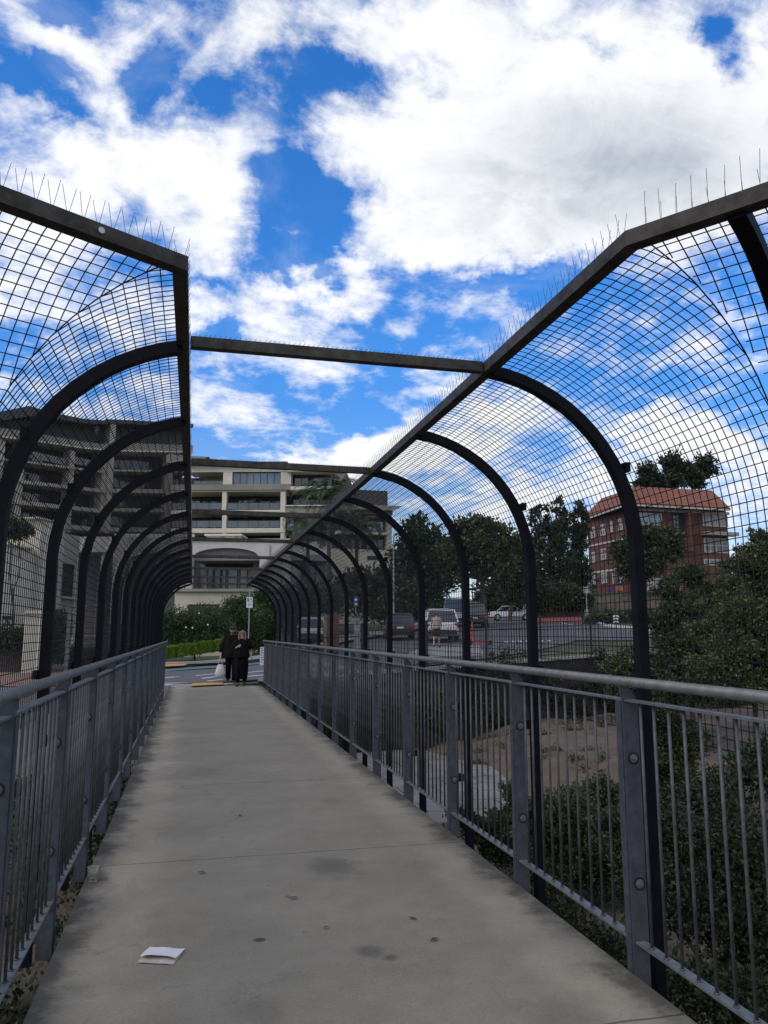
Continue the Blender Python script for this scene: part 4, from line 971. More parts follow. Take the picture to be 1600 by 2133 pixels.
def tree(name, label, cat, base, lobes, n, size, lm=LF, trunk_r=.18, group=None, clump=.35, split=.45, twigs=24, **k):
    root = empty(name, label, cat, base, 0, group); b = Vector(base)
    L = [(l[0] - b.x, l[1] - b.y, l[2] - b.z, *l[3:6]) for l in lobes]
    top = max(L, key=lambda l: l[2]); mb = MB()
    mean = Vector((sum(l[0] for l in L) / len(L), sum(l[1] for l in L) / len(L), 0)); fork = Vector((mean.x * .4, mean.y * .4, max(.2, min(l[2] - l[5] * .6 for l in L) * 1.0)))
    fork.z = max(.25, min(fork.z, top[2] * split)) if top[2] > 0 else .3
    limb(mb, (0, 0, -.3), fork, trunk_r, trunk_r * .75)
    mb.build('trunk', BARK, root, smooth=True)
    for l in L:
        bm = MB(); limb(bm, fork, (l[0], l[1], l[2]), trunk_r * .6, trunk_r * .15)
        e = Vector((l[0], l[1], l[2]))
        for _ in range(3):
            q = e + Vector((rnd.uniform(-1, 1) * l[3], rnd.uniform(-1, 1) * l[4], rnd.uniform(-.3, 1) * l[5])) * .75
            limb(bm, fork.lerp(e, rnd.uniform(.5, .9)), q, trunk_r * .22, trunk_r * .06, n=4)
        bm.build('limb', BARK, root, smooth=True)
    tw = MB()
    for _ in range(twigs):
        l = L[rnd.randrange(len(L))]; a = rnd.uniform(0, 6.283); e = rnd.uniform(-.3, 1.2); c0 = Vector((l[0], l[1], l[2])) + Vector((rnd.uniform(-.5, .5) * l[3], rnd.uniform(-.5, .5) * l[4], rnd.uniform(-.6, .3) * l[5]))
        dv = Vector((math.cos(a) * math.cos(e) * l[3], math.sin(a) * math.cos(e) * l[4], math.sin(e) * l[5] * 1.2)) * rnd.uniform(.6, 1.25); r_t = trunk_r * .07
        tw.tube([c0, c0 + dv * .5 + Vector((0, 0, rnd.uniform(-.1, .1) * l[5])), c0 + dv], [r_t, r_t * .7, r_t * .3], 4, cap=False)
    tw.build('twigs', BARK, root)
    fastmesh('crown', leaves(L, n, size, clump, **k), 4, lm, root)
    return root
def px_lobes(Y, spec, deep=1.0):   # (px, py, rx, ry[, dY])
    out = []
    for q in spec:
        y = Y + (q[4] if len(q) > 4 else 0); p = at(q[0], q[1], y); dep = Vector((p.x, p.y, p.z - EYE)).dot(Vector(FW)); k_ = dep / FPX
        out.append((p.x, p.y, p.z, q[2] * k_, max(q[2], q[3]) * k_ * deep, q[3] * k_))
    return out
def on_ground(px, Y):
    v = ray(px, 1300) * Y; return (v[0], v[1], ground_z(v[0], v[1]))
G = 'trees along the street'
tree('tree_belt', 'dark belt of trees closing the view behind the parked cars, left of the gap', 'trees', on_ground(860, 88), px_lobes(88, [(720, 1238, 60, 24), (800, 1232, 60, 28), (870, 1240, 50, 26), (905, 1266, 36, 16), (820, 1266, 80, 16)]), 12000, .5, LF, .3)
tree('tree_belt', 'dark belt of trees closing the view behind the black four-wheel drive and conifers', 'trees', on_ground(1080, 90), px_lobes(90, [(1015, 1238, 26, 22), (1060, 1232, 40, 26), (1120, 1228, 46, 30), (1180, 1232, 46, 26), (1060, 1260, 60, 12), (1010, 1264, 26, 9)]), 12000, .5, LF, .3)
tree('tree', 'tall rounded dark tree rising behind the white four-wheel drive', 'tree', on_ground(905, 62), px_lobes(62, [(876, 1090, 20, 24), (862, 1122, 32, 30), (898, 1135, 34, 32, 2), (845, 1160, 32, 32), (895, 1178, 48, 36), (848, 1205, 40, 38, 2), (925, 1150, 24, 34), (900, 1215, 44, 26)]), 11000, .38, LF, .25, G)
tree('tree', 'broad olive-green street tree with bright gaps beneath, right of the tall rounded tree', 'tree', on_ground(1008, 60), px_lobes(60, [(965, 1108, 32, 24), (992, 1096, 28, 18), (1025, 1112, 24, 20), (1060, 1125, 22, 22), (940, 1150, 34, 30), (985, 1150, 40, 36), (1020, 1140, 26, 30), (1050, 1165, 26, 24), (1030, 1190, 44, 26), (955, 1185, 36, 24)]), 12000, .38, LF2, .28, G)
tree('tree', 'low dark bushy tree over the roof of the parked dark car', 'tree', on_ground(812, 58), px_lobes(58, [(800, 1215, 44, 32), (760, 1225, 36, 30), (835, 1235, 40, 28), (720, 1222, 38, 26), (790, 1265, 60, 18)]), 8000, .36, LF2, .2, G)
tree('conifer', 'dark spiky conifer left of the brick house', 'tree', on_ground(1150, 78), px_lobes(78, [(1112, 1080, 6, 18), (1122, 1070, 5, 16), (1145, 1066, 6, 18), (1160, 1052, 5, 18), (1170, 1070, 6, 16), (1128, 1108, 18, 18), (1150, 1095, 14, 20), (1172, 1098, 14, 22), (1158, 1130, 28, 24), (1122, 1145, 18, 26), (1140, 1175, 26, 30), (1175, 1178, 28, 34), (1112, 1185, 14, 26)]), 8500, .36, LFC, .3, G, up=1.2)
tree('conifer', 'second dark spiky conifer touching the left side of the brick house', 'tree', on_ground(1205, 80), px_lobes(80, [(1196, 1078, 5, 16), (1206, 1062, 5, 18), (1216, 1082, 5, 16), (1198, 1108, 12, 20), (1214, 1112, 10, 20), (1206, 1142, 18, 24), (1200, 1180, 20, 32), (1215, 1200, 14, 26)]), 6000, .36, LFC, .25, G, up=1.2)
tree('tree', 'dark street tree with a sagging canopy in front of the conifers', 'tree', on_ground(1062, 70), px_lobes(70, [(1078, 1150, 26, 30), (1060, 1190, 30, 30), (1092, 1205, 24, 34), (1075, 1240, 26, 14)]), 6000, .42, LF, .22, G)
tree('shrub', 'green leafy bank shrub below the conifers', 'shrub', on_ground(1175, 71), px_lobes(71, [(1150, 1245, 24, 18), (1185, 1238, 30, 20), (1215, 1250, 24, 16), (1130, 1260, 16, 12)]), 5000, .36, LFG, .12)
tree('tree', 'tall dark tree whose crown rises behind the tiled roof', 'tree', on_ground(1420, 112), px_lobes(112, [(1350, 985, 20, 20), (1398, 968, 26, 24), (1425, 985, 24, 20), (1470, 970, 20, 24), (1448, 1000, 26, 14), (1385, 1005, 34, 14), (1345, 1010, 18, 12)]), 10000, .6, LFC, .4, G, shell=.3)
tree('tree', 'rounded dark tree standing directly in front of the brick house', 'tree', on_ground(1345, 76), px_lobes(76, [(1345, 1120, 34, 24), (1385, 1125, 30, 22), (1300, 1150, 26, 30), (1350, 1160, 44, 34), (1320, 1185, 36, 22), (1400, 1150, 20, 24)]), 11000, .42, LFG, .25, G)
# planting mass behind the road island and along the far footpath
tree('shrub', 'dark green planting on the traffic island beside the chevron sign', 'shrub', on_ground(1270, 58), px_lobes(58, [(1240, 1290, 22, 10), (1275, 1288, 26, 12), (1310, 1288, 24, 12), (1350, 1290, 26, 14)]), 5000, .28, LF, .08)
# big gully trees on the right
G2 = 'bushy trees growing out of the gully'
def gt(label, px, Y, spec, n, size, lm, r, **k): return tree('gully_tree', label, 'tree', on_ground(px, Y), px_lobes(Y, spec), n, size, lm, r, G2, **k)
gt('olive-green bushy gully tree nearest the right edge of the photo, over the handrail', 1570, 13.5, [(1585, 1150, 34, 20), (1545, 1175, 30, 16), (1580, 1190, 44, 26), (1530, 1215, 36, 22, 1), (1610, 1240, 60, 34), (1500, 1260, 40, 24, 2), (1560, 1280, 60, 34), (1480, 1310, 40, 26, 1), (1600, 1320, 70, 40), (1530, 1350, 56, 34), (1610, 1400, 70, 44), (1520, 1420, 56, 36), (1470, 1390, 36, 26)], 42000, .075, LF2, .07, clump=.26, nper=34, twigs=150)
gt('bushy gully tree just right of the nearest arched frame, with bare dark twigs', 1430, 19, [(1440, 1200, 34, 18), (1395, 1225, 30, 18), (1475, 1235, 40, 22, 1), (1420, 1262, 50, 26), (1385, 1300, 34, 26), (1465, 1300, 50, 28, 2), (1415, 1345, 50, 30), (1475, 1370, 50, 30), (1390, 1390, 40, 26), (1450, 1430, 60, 34)], 30000, .10, LFG, .09, clump=.26, nper=30, twigs=140)
gt('low bush behind the nearest frame at the top of the retaining wall', 1330, 25, [(1320, 1365, 30, 16), (1285, 1392, 30, 16), (1345, 1400, 36, 20), (1300, 1430, 40, 22)], 12000, .12, LF2, .06, twigs=40)
gt('dark leafy bush low in the gully at the lower right corner', 1500, 7.2, [(1480, 1660, 90, 50, 1), (1590, 1600, 80, 60), (1400, 1750, 80, 60, .5), (1540, 1760, 110, 70), (1440, 1880, 110, 70), (1580, 1900, 130, 80, -.4), (1620, 2020, 130, 90, -.5), (1350, 1850, 70, 50)], 36000, .05, LFN, .04, clump=.24, nper=34, twigs=120)
gt('green bush in the middle of the gully under the dirt slope', 1180, 12, [(1180, 1680, 60, 30), (1115, 1720, 46, 32), (1250, 1655, 46, 34, 1), (1200, 1760, 70, 44), (1130, 1820, 60, 44), (1290, 1730, 50, 44), (1270, 1820, 60, 50)], 32000, .06, LFG, .04, clump=.26, nper=30, twigs=60)
gt('dark shrub right under the camera end of the right railing', 1480, 4.6, [(1440, 2060, 90, 50), (1540, 2090, 100, 60), (1380, 2110, 80, 40)], 9000, .035, LFN, .02, clump=.24, twigs=30)
gt('low weedy shrub on the bare ground between deck edge and apron', 1010, 12.5, [(1000, 1730, 40, 22), (960, 1700, 30, 14), (1040, 1770, 46, 26)], 9000, .05, LFN, .02, clump=.26, twigs=30)
gt('small bush at the edge of the concrete apron', 1066, 14.5, [(1070, 1650, 24, 18), (1085, 1695, 34, 22), (1040, 1710, 26, 18)], 7000, .06, LF, .03, twigs=20)
gt('bush close under the deck edge below the second bay', 1100, 8.2, [(1150, 1930, 80, 50), (1080, 1880, 50, 36), (1240, 2010, 90, 60), (1150, 2020, 70, 50)], 12000, .055, LFN, .03, twigs=40)
gt('tangled bush between the dirt slope and the big gully trees', 1370, 15, [(1365, 1490, 44, 30), (1420, 1540, 50, 40), (1345, 1580, 40, 34), (1395, 1440, 40, 24), (1400, 1600, 50, 36), (1360, 1660, 50, 36)], 26000, .07, LFG, .05, clump=.26, twigs=90)
gt('tall thin tree at the extreme right with sparse twigs against the sky', 1590, 40, [(1575, 1118, 18, 16), (1598, 1130, 26, 24), (1560, 1150, 26, 14), (1520, 1178, 30, 12), (1590, 1180, 50, 20)], 4500, .20, LF2, .12, twigs=60)
# ivy and weeds hanging on the retaining wall: uncountable
V_ = []
for _ in range(64):
    x = rnd.uniform(3, 24); y = edge_y(x) - .14; z = rnd.uniform(-2.1, .1 + .035 * x); V_.append((x, y, z, rnd.uniform(.3, 1.0), .10, rnd.uniform(.2, .6)))
tag(fastmesh('creeper', leaves(V_, 30000, .10, .4), 4, LFN), 'dark creeper hanging over the stone retaining wall', 'creeper', kind='stuff')
V_ = []
for i_ in range(230):
    x = rnd.uniform(2.6, 17); y = rnd.uniform(2, 14.5 + (x > 7.5) * 4)
    V_.append((x, y, gully(x, y) + .05, rnd.uniform(.25, .6), rnd.uniform(.25, .6), .14))
tag(fastmesh('leaf_litter_and_weeds', leaves(V_, 40000, .07, .5, shell=.1), 4, leafmat('dry_leaves', (.03, .03, .015), (.12, .105, .05))), 'dark weeds and leaf litter covering the gully floor', 'ground cover', kind='stuff')
V_ = []
for i_ in range(200):
    x = rnd.uniform(-4.5, -.95); y = rnd.uniform(1.0, 22); V_.append((x, y, gully(x, y) + .25, rnd.uniform(.4, .7), rnd.uniform(.4, .7), .35))
tag(fastmesh('ground_cover', leaves(V_, 40000, .09, .5, shell=.2), 4, LFN), 'dark low ground cover under the left edge of the bridge', 'ground cover', kind='stuff')
# concrete paved apron in the gully
AP = bpy.data.materials.new('gully_paving'); AP.use_nodes = True; brick_nodes(AP, (.20, .185, .165), (.165, .155, .14), (.05, .045, .04), 1.0, bw=.9, rh=.9, bumpd=.02, ms=.02)
nt = AP.node_tree; cb_ = [n for n in nt.nodes if n.type == 'COMBXYZ'][0]; sp_ = [n for n in nt.nodes if n.type == 'SEPXYZ'][0]
nt.links.new(sp_.outputs[0], cb_.inputs[0]); nt.links.new(sp_.outputs[1], cb_.inputs[1])
mb = MB(); pts = [(2.9, 15.2), (4.2, 15.0), (6.2, 15.6), (7.7, 17.6), (8.3, 21), (7.2, 24.8), (2.9, 24.1)]
prism(mb, [(x, y) for x, y in pts], -2.75, -2.12); struct(mb.build('gully_pavement', AP))
# dirt mound
def dz(x, y): return -2.5 + 1.0 * math.exp(-((x - 12.5) / 4.2) ** 2) * sm(13, 21.5, y) + .10 * math.sin(x * 2.1) * math.sin(y * 1.9)
grid_obj('earth_slope', [6.9 + .35 * i for i in range(38)], [13 + .35 * i for i in range(42)], lambda x, y: min(dz(x, y), 9) if y < edge_y(x) - .0 else -2.9, mat('bare_earth', (.135, .10, .07), .97, col2=(.07, .05, .035), vscale=1.4, bump=.9, bscale=8))
V_ = []
for _ in range(110):
    x = rnd.uniform(7.2, 18); y = rnd.uniform(14, edge_y(x) - .5); V_.append((x, y, dz(x, y) + .02, rnd.uniform(.2, .6), rnd.uniform(.15, .4), .07))
tag(fastmesh('ground_cover', leaves(V_, 14000, .07, .5, shell=.1), 4, MATS['dry_leaves']), 'scattered dry leaf litter and weeds over the bare dirt slope', 'ground cover', kind='stuff')
# street side planting opposite the bridge
HG = 'clipped hedges across the street'
def hedge(name, label, A, B, w_, h, n, lm, size=.05):
    """clipped box hedge from A to B (points on its base line)"""
    A = Vector(A); B = Vector(B); root = empty(name, label, 'hedge', A); d = B - A; nrm = Vector((d.y, -d.x, 0)).normalized()
    t = rg.random(n); f = rg.random(n); V0 = np.outer(t, np.array(d)); top = f < .4; fr_ = (f >= .4) & (f < .85)
    wob = .04 * np.sin(t * 60) + .03 * np.sin(t * 23 + 1)
    dep = np.where(top, rg.random(n) - .5, np.where(fr_, .5, -.5)) * w_ + wob; hh = np.where(top, h, h * rg.random(n) ** .8) + wob * .7
    c = V0 + np.outer(dep, np.array(nrm)); c[:, 2] += hh; c += rg.normal(size=(n, 3)) * .022
    dr = rg.normal(size=(n, 3)) + np.array([0, 0, .5]); dr /= np.linalg.norm(dr, axis=1)[:, None]; sdv = np.cross(dr, rg.normal(size=(n, 3))); sdv /= np.linalg.norm(sdv, axis=1)[:, None]
    s = size * (.6 + .8 * rg.random(n))[:, None]; V = np.stack([c, c + dr * s * .45 + sdv * s * .3, c + dr * s, c + dr * s * .45 - sdv * s * .3], 1).reshape(-1, 3)
    fastmesh('foliage', V, 4, lm, root)
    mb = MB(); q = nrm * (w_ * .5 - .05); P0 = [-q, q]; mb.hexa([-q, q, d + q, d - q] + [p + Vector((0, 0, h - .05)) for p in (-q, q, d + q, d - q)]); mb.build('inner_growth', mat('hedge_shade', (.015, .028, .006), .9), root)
    return root
ha = ray(336, 1373) * 44.6; hb_ = ray(482, 1352) * 45.6
hedge('clipped_hedge', 'low clipped lime-green hedge along the far pavement behind the two walkers', (ha[0], ha[1], EYE + ha[2]), (hb_[0], hb_[1], EYE + hb_[2]), .9, .62, 26000, LF3)
LFO = leafmat('foliage_oleander', (.012, .028, .010), (.075, .125, .045))
def bush(label, px, Y, spec, n, size, lm, r=.06, name='shrub'): return tree(name, label, 'shrub', on_ground(px, Y), px_lobes(Y, spec), n, size, lm, r)
bush('large dark oleander bush with white flowers left of the parking sign', 410, 46, [(375, 1300, 34, 34), (420, 1302, 40, 36), (455, 1310, 30, 32), (345, 1310, 30, 40), (400, 1335, 50, 22)], 26000, .11, LFO)
bush('tall loose oleander behind the parking sign pole', 500, 48, [(490, 1262, 24, 22), (515, 1258, 20, 20), (500, 1290, 36, 30), (530, 1300, 28, 34), (470, 1275, 22, 20), (505, 1330, 40, 28)], 24000, .10, LFO)
bush('dark bush behind the far end of the right cage wall', 555, 50, [(550, 1250, 16, 24), (565, 1290, 22, 34), (548, 1335, 22, 24)], 7000, .17, LF)
bush('dark hedge mass seen through the far right frames', 640, 52, [(610, 1260, 30, 40), (650, 1250, 34, 36), (690, 1250, 30, 30), (630, 1300, 46, 26)], 12000, .2, LF2)
mb = MB()
for l in px_lobes(45.2, [(375, 1300, 34, 30), (420, 1302, 40, 30), (455, 1310, 30, 26)]):
    for _ in range(2):
        a = rnd.uniform(0, 6.28); mb.ell((l[0] + l[3] * .8 * math.cos(a), l[1] - l[4] * .75, l[2] + l[5] * .8 * math.sin(a)), .05, .05, .045, 6, 4)
tag(mb.build('oleander_blossom', mat('white_petals', (.7, .7, .66), .7)), 'white blossoms scattered over the large oleander bush', 'flowers', kind='stuff')
bush('dark shrub beside the driveway pillar, far left', 45, 34, [(20, 1330, 40, 26), (50, 1345, 40, 24), (105, 1340, 24, 40), (120, 1300, 18, 30)], 8000, .14, LF)
bush('low green hedge under the curved sign frame, left', 150, 36, [(115, 1365, 30, 14), (150, 1365, 34, 14), (190, 1368, 30, 14)], 6000, .11, LFG)
bush('dark creeper mass on the cream wall, upper left', 30, 37, [(20, 1100, 30, 18), (45, 1108, 24, 16)], 3000, .14, LF)
# palms
def palm(label, px, py, Y, h_f, n=26, seed=1, droop=1.0, name='palm_tree'):
    q = random.Random(seed); g_ = on_ground(px, Y); top = at(px, py, Y); root = empty(name, label, 'tree', g_, 0, 'palms before the apartment blocks')
    H = top.z - g_[2]; mb = MB(); mb.tube([(0, 0, -.2), (.05, 0, H * .5), (top.x - g_[0], top.y - g_[1], H)], [.2, .15, .12], 8); mb.build('trunk', BARK, root, smooth=True)
    for i in range(n):
        az = 2 * math.pi * i / n * 2.4 + q.uniform(-.2, .2); el = q.uniform(-.15, 1.25); L = h_f * q.uniform(.85, 1.1); P_ = []
        for k_ in range(9):
            t = k_ / 8; e = el - droop * 1.9 * t * t * (.5 + .5 * math.cos(el * .5)); r = L * t
            if k_ == 0: p = Vector((0, 0, H))
            else: p = P_[-1] + Vector((math.cos(az) * math.cos(e), math.sin(az) * math.cos(e), math.sin(e))) * L / 8
            P_.append(p)
        V = []; 
        for k_ in range(1, 30):
            t = k_ / 30 * 8; j = min(7, int(t)); p = P_[j].lerp(P_[j + 1], t - j); d = (P_[j + 1] - P_[j]).normalized(); sdv = d.cross(Vector((0, 0, 1))); sdv = sdv.normalized() if sdv.length > .05 else Vector((1, 0, 0))
            ll = L * .24 * math.sin(math.pi * (k_ / 31) ** .7) + .1
            for sg in (-1, 1):
                v_ = (sdv * sg + d * .6 + Vector((0, 0, -.55 + q.uniform(-.15, .15)))).normalized() * ll; nrm = d * .035
                V += [p - nrm, p + v_ * .5 - nrm * 1.1, p + v_, p + v_ * .5 + nrm * 1.1]
        fr_ = fastmesh('frond', np.array([list(v) for v in V]), 4, LFP, root); 
    return root
LFP = leafmat('palm_leaf', (.02, .035, .014), (.10, .14, .055))
palm('feathery palm whose fronds cross the apartment balconies', 683, 1035, 55, 3.3, 30, 1)
palm('drooping palm left of the tallest palm, fronds hanging low', 640, 1098, 57, 3.2, 30, 2, 1.6)
palm('third palm, right of the other two, before the dark corner block', 742, 1095, 58, 3.3, 28, 3, 1.6)

# ------------------------------------------------------------------ picket fence across the gully
FE = mat('black_fence_paint', (.018, .018, .02), .5)
T = empty('picket_fence', 'black metal picket fence along the top of the stone retaining wall', 'fence', (3.0, 24.7, 0))
xs_ = [3.0 + 2.4 * i for i in range(10)]
for i, x in enumerate(xs_):
    y = edge_y(x) + .1; z = upper(x, max(25, y)) + .12
    mb = MB(); mb.box(x - .035 - 3, y - .035 - 24.7, z, x + .035 - 3, y + .035 - 24.7, z + 1.5); mb.ell((x - 3, y - 24.7, z + 1.56), .05, .05, .07, 8, 5); mb.build('post', FE, T)
    if i == len(xs_) - 1: break
    x2 = xs_[i + 1]; y2 = edge_y(x2) + .1; z2 = upper(x2, max(25, y2)) + .12; mb = MB()
    A = Vector((x - 3, y - 24.7, z)); B = Vector((x2 - 3, y2 - 24.7, z2))
    for hh in (.14, 1.18): mb.bar(A + Vector((0, 0, hh)), B + Vector((0, 0, hh)), .03, .035)
    for k_ in range(1, 20):
        p = A.lerp(B, k_ / 20); mb.bar(p + Vector((0, 0, .06)), p + Vector((0, 0, 1.36)), .017, .017)
    mb.build('picket_panel', FE, T)
# ground patches beyond the fence
flatquad('grass_verge', [(8, edge_y(8) + .3), (26, edge_y(26) + .3), (27, edge_y(26) + 2.6), (14.5, edge_y(14.5) + 3.4), (9, edge_y(9) + 1.6)], mat('short_grass', (.10, .13, .045), .95, col2=(.05, .065, .02), vscale=3, bump=.6, bscale=30), .05)
RDQ = 1
a_, b_, c_, d_ = gp(1112, 1337, .85), gp(1215, 1334, .95), gp(1205, 1324, 1.1), gp(1108, 1325, 1.0)
flatquad('red_pavement', [a_, b_, c_, d_], REDP, .055)
def gpz(px, py):                   # walk along the sight line until it meets the street
    v = ray(px, py); y = 25.6
    while y < 95:
        if v[2] * y + EYE <= upper(v[0] * y, y) + .04: break
        y += .1
    return (v[0] * y, y)
for i in range(7):
    x = 1050 + i * 15
    flatquad('road_marking', [gpz(x, 1339 - i * .3), gpz(x + 9, 1339 - i * .3), gpz(x + 8, 1336 - i * .3), gpz(x - 1, 1336 - i * .3)], PAINT, .06)
flatquad('road_marking', [gpz(1125, 1290.5), gpz(1190, 1303), gpz(1194, 1302.4), gpz(1129, 1290)], PAINT, .07)
flatquad('pavement_slab', [gpz(830, 1372), gpz(1010, 1366), gpz(1000, 1345), gpz(880, 1348)], CONC, .055)
flatquad('road_apron', [gpz(1320, 1334), gpz(1330, 1313), gpz(1240, 1303), gpz(1150, 1298), gpz(1085, 1306), gpz(1085, 1334)], ASPH, .045)
# left driveway paving
BRP = bpy.data.materials.new('brick_paving'); BRP.use_nodes = True; brick_nodes(BRP, (.32, .20, .13), (.26, .16, .11), (.14, .11, .09), 3.0, bw=.6, rh=.3)
nt = BRP.node_tree; cb_ = [n for n in nt.nodes if n.type == 'COMBXYZ'][0]; sp_ = [n for n in nt.nodes if n.type == 'SEPXYZ'][0]; nt.links.new(sp_.outputs[0], cb_.inputs[0]); nt.links.new(sp_.outputs[1], cb_.inputs[1])
flatquad('driveway', [(-22, 24.6), (-3.3, 24.6), (-5.0, 36), (-22, 37)], BRP, .075)

# ------------------------------------------------------------------ cars
TYRE = mat('tyre_rubber', (.018, .018, .018), .85); RIM = mat('alloy_rim', (.35, .35, .36), .35, metal=.8); LREDM = mat('tail_lamp_red', (.35, .02, .02), .25, var=.05)
HEADL = mat('headlamp_glass', (.6, .62, .64), .15, var=.05); PLATE = mat('number_plate', (.62, .60, .5), .5); CGL = mat('car_glass', (.02, .024, .028), .06, var=.1, spec=.9); TRIM = mat('black_plastic', (.025, .025, .027), .7)
def loft(sec):      # sec: list of (y, half_bottom, half_top, z0, z1) -> rounded-rectangle rings
    rr = []
    for y, hb, ht, z0, z1 in sec:
        h = z1 - z0; e = min(.09, h * .3)
        rr.append([(-hb + e, y, z0), (hb - e, y, z0), (hb, y, z0 + e), ((hb * .55 + ht * .45) , y, z0 + h * .55), (ht, y, z1 - e), (ht - e * 1.3, y, z1), (-ht + e * 1.3, y, z1), (-ht, y, z1 - e), (-(hb * .55 + ht * .45), y, z0 + h * .55), (-hb, y, z0 + e)])
    return rr
def car(name, label, place, head, paint, kind='suv', L=4.6, W=1.84, H=1.72, lit=False, cat='car', rails=False):
    """+y is the nose; origin on the ground under the middle"""
    root = empty(name, label, cat, place, head, 'cars along the street'); hw = W / 2; hl = L / 2
    belt = {'suv': .60, 'sedan': .64, 'van': .50}[kind] * H; z0 = .26
    bon = belt * {'suv': .97, 'sedan': .93, 'van': .96}[kind]
    b = MB(); S = [(-hl, hw * .86, hw * .80, .42, belt * .86), (-hl + .12, hw * .97, hw * .92, z0 + .04, belt * .97), (-hl + .6, hw, hw * .95, z0, belt), (0, hw, hw * .96, z0, belt), (hl - 1.35, hw, hw * .95, z0, belt), (hl - 1.0, hw, hw * .93, z0, bon), (hl - .25, hw * .95, hw * .86, z0 + .05, bon * .88), (hl - .04, hw * .84, hw * .76, .36, bon * .72), (hl, hw * .74, hw * .68, .42, bon * .62)]
    b.rings(loft(S)); o = b.build('body', paint, root, smooth=True)
    md = o.modifiers.new('b', 'BEVEL'); md.width = .02; md.segments = 2; md.limit_method = 'ANGLE'
    yr0 = {'suv': -hl + .10, 'sedan': -hl + .75, 'van': -hl + .06}[kind]; yr1 = {'suv': -hl + .42, 'sedan': -hl + 1.35, 'van': -hl + .18}[kind]
    yf0 = hl - {'suv': 1.15, 'sedan': 1.2, 'van': .75}[kind]; yf1 = hl - {'suv': 1.95, 'sedan': 2.0, 'van': 1.5}[kind]
    rt = hw * .74; bt = hw * .93
    # cabin glass: one dark shell, then roof and pillars
    gl = MB(); gl.hexa([(-bt, yr0, belt - .02), (bt, yr0, belt - .02), (bt * .96, yf0, belt - .02), (-bt * .96, yf0, belt - .02), (-rt, yr1, H - .06), (rt, yr1, H - .06), (rt, yf1, H - .06), (-rt, yf1, H - .06)]); gl.build('window', CGL, root)
    rf_ = MB(); rf_.rings([[(-rt * .9, y, z), (rt * .9, y, z), (rt + .03, y, z - .05), (rt + .035, y, z - .09), (-rt - .035, y, z - .09), (-rt - .03, y, z - .05)][::-1] for y, z in ((yr1 - .06, H - .045), (yr1 + .25, H), ((yr1 + yf1) / 2, H + .015), (yf1 - .2, H), (yf1 + .05, H - .05))]); rf_.build('roof', paint, root, smooth=False)
    for sg in (-1, 1):
        for ya, yb in ((yr0, yr1), (yf0, yf1), (-.15, -.12), (yr0 + (1.0 if kind != 'van' else 1.5), yr1 + (.9 if kind != 'van' else 1.5))):
            p = MB(); p.bar((sg * (bt + .004), ya, belt - .03), (sg * (rt + .012), yb, H - .06), .07 if ya in (yr0, yf0) else .045, .05, up=(0, 1, 0)); p.build('pillar', paint, root)
        m_ = MB(); m_.ell((sg * (hw + .07), yf0 - .55, belt + .08), .10, .06, .08, 8, 5); m_.build('mirror', paint, root)
        tl = MB(); tl.box(min(sg * hw * .62, sg * hw * .93), -hl - .01 + .02, belt * .70, max(sg * hw * .62, sg * hw * .93), -hl + .16, belt * .90); tl.build('tail_light', LREDM, root)
        hd = MB(); hd.ell((sg * hw * .68, hl - .17, bon * .72), .19, .12, .08, 10, 6); q = hd.build('headlight', HEADL, root)
        if lit: q.data.materials.clear(); q.data.materials.append(LITM)
        for y in (-hl + .85, hl - .88):
            w_ = MB(); w_.tube([(sg * (hw - .20), y, .335), (sg * (hw - .17), y, .335), (sg * (hw - .02), y, .335), (sg * (hw + .005), y, .335)], [.30, .335, .335, .31], 20); wo_ = w_.build('wheel', TYRE, root)
            r_ = MB(); r_.tube([(sg * (hw - .06), y, .335), (sg * (hw + .012), y, .335)], .21, 12); r_.build('rim', RIM, wo_)
    bp = MB(); bp.rings(loft([(-hl - .05, hw * .80, hw * .80, .40, .60), (-hl + .10, hw * .95, hw * .95, .36, .62)])); bp.build('bumper', TRIM if kind != 'sedan' else paint, root)
    np_ = MB(); np_.box(-.19, -hl - .065, .63, .19, -hl - .03, .74); np_.build('number_plate', PLATE, root)
    np_ = MB(); np_.box(-.19, hl + .01, .42, .19, hl + .03, .53); np_.build('number_plate', PLATE, root)
    gr_ = MB(); gr_.box(-.42, hl - .06, bon * .52, .42, hl + .008, bon * .66); gr_.build('grille', TRIM, root)
    if rails:
        for sg in (-1, 1):
            r_ = MB(); r_.tube([(sg * rt * .92, yr1 + .1, H + .05), (sg * rt * .92, yf1 - .3, H + .05)], .02, 6); r_.build('roof_rail', TRIM, root)
    return root
LITM = bpy.data.materials.new('lit_headlamp'); LITM.use_nodes = True; LITM.node_tree.nodes['Principled BSDF'].inputs['Emission Color'].default_value = (1, .95, .85, 1); LITM.node_tree.nodes['Principled BSDF'].inputs['Emission Strength'].default_value = 2.0
def paint(name, c, metal=.3): return mat(name, c, .28, metal=metal, var=.03, spec=.6)
def street(px, Y, dzz=.035): v = ray(px, 1300) * Y; return (v[0], v[1], upper(v[0], v[1]) + dzz)
car('parked_car', 'silver four-wheel drive parked rear-on behind the picket fence', street(914, 42.5), R_(-13), paint('silver_paint', (.52, .53, .56)), 'suv', 4.7, 1.86, 1.78, rails=True)
car('parked_car', 'dark grey hatchback at the fence, left of the silver four-wheel drive', street(830, 46), R_(-12), paint('graphite_paint', (.045, .045, .05)), 'suv', 4.3, 1.8, 1.55)
car('parked_car', 'black boxy four-wheel drive parked under the street trees beyond the scooter', street(992, 59), R_(-22), paint('black_paint', (.012, .012, .015)), 'van', 4.8, 1.95, 1.95, rails=True)
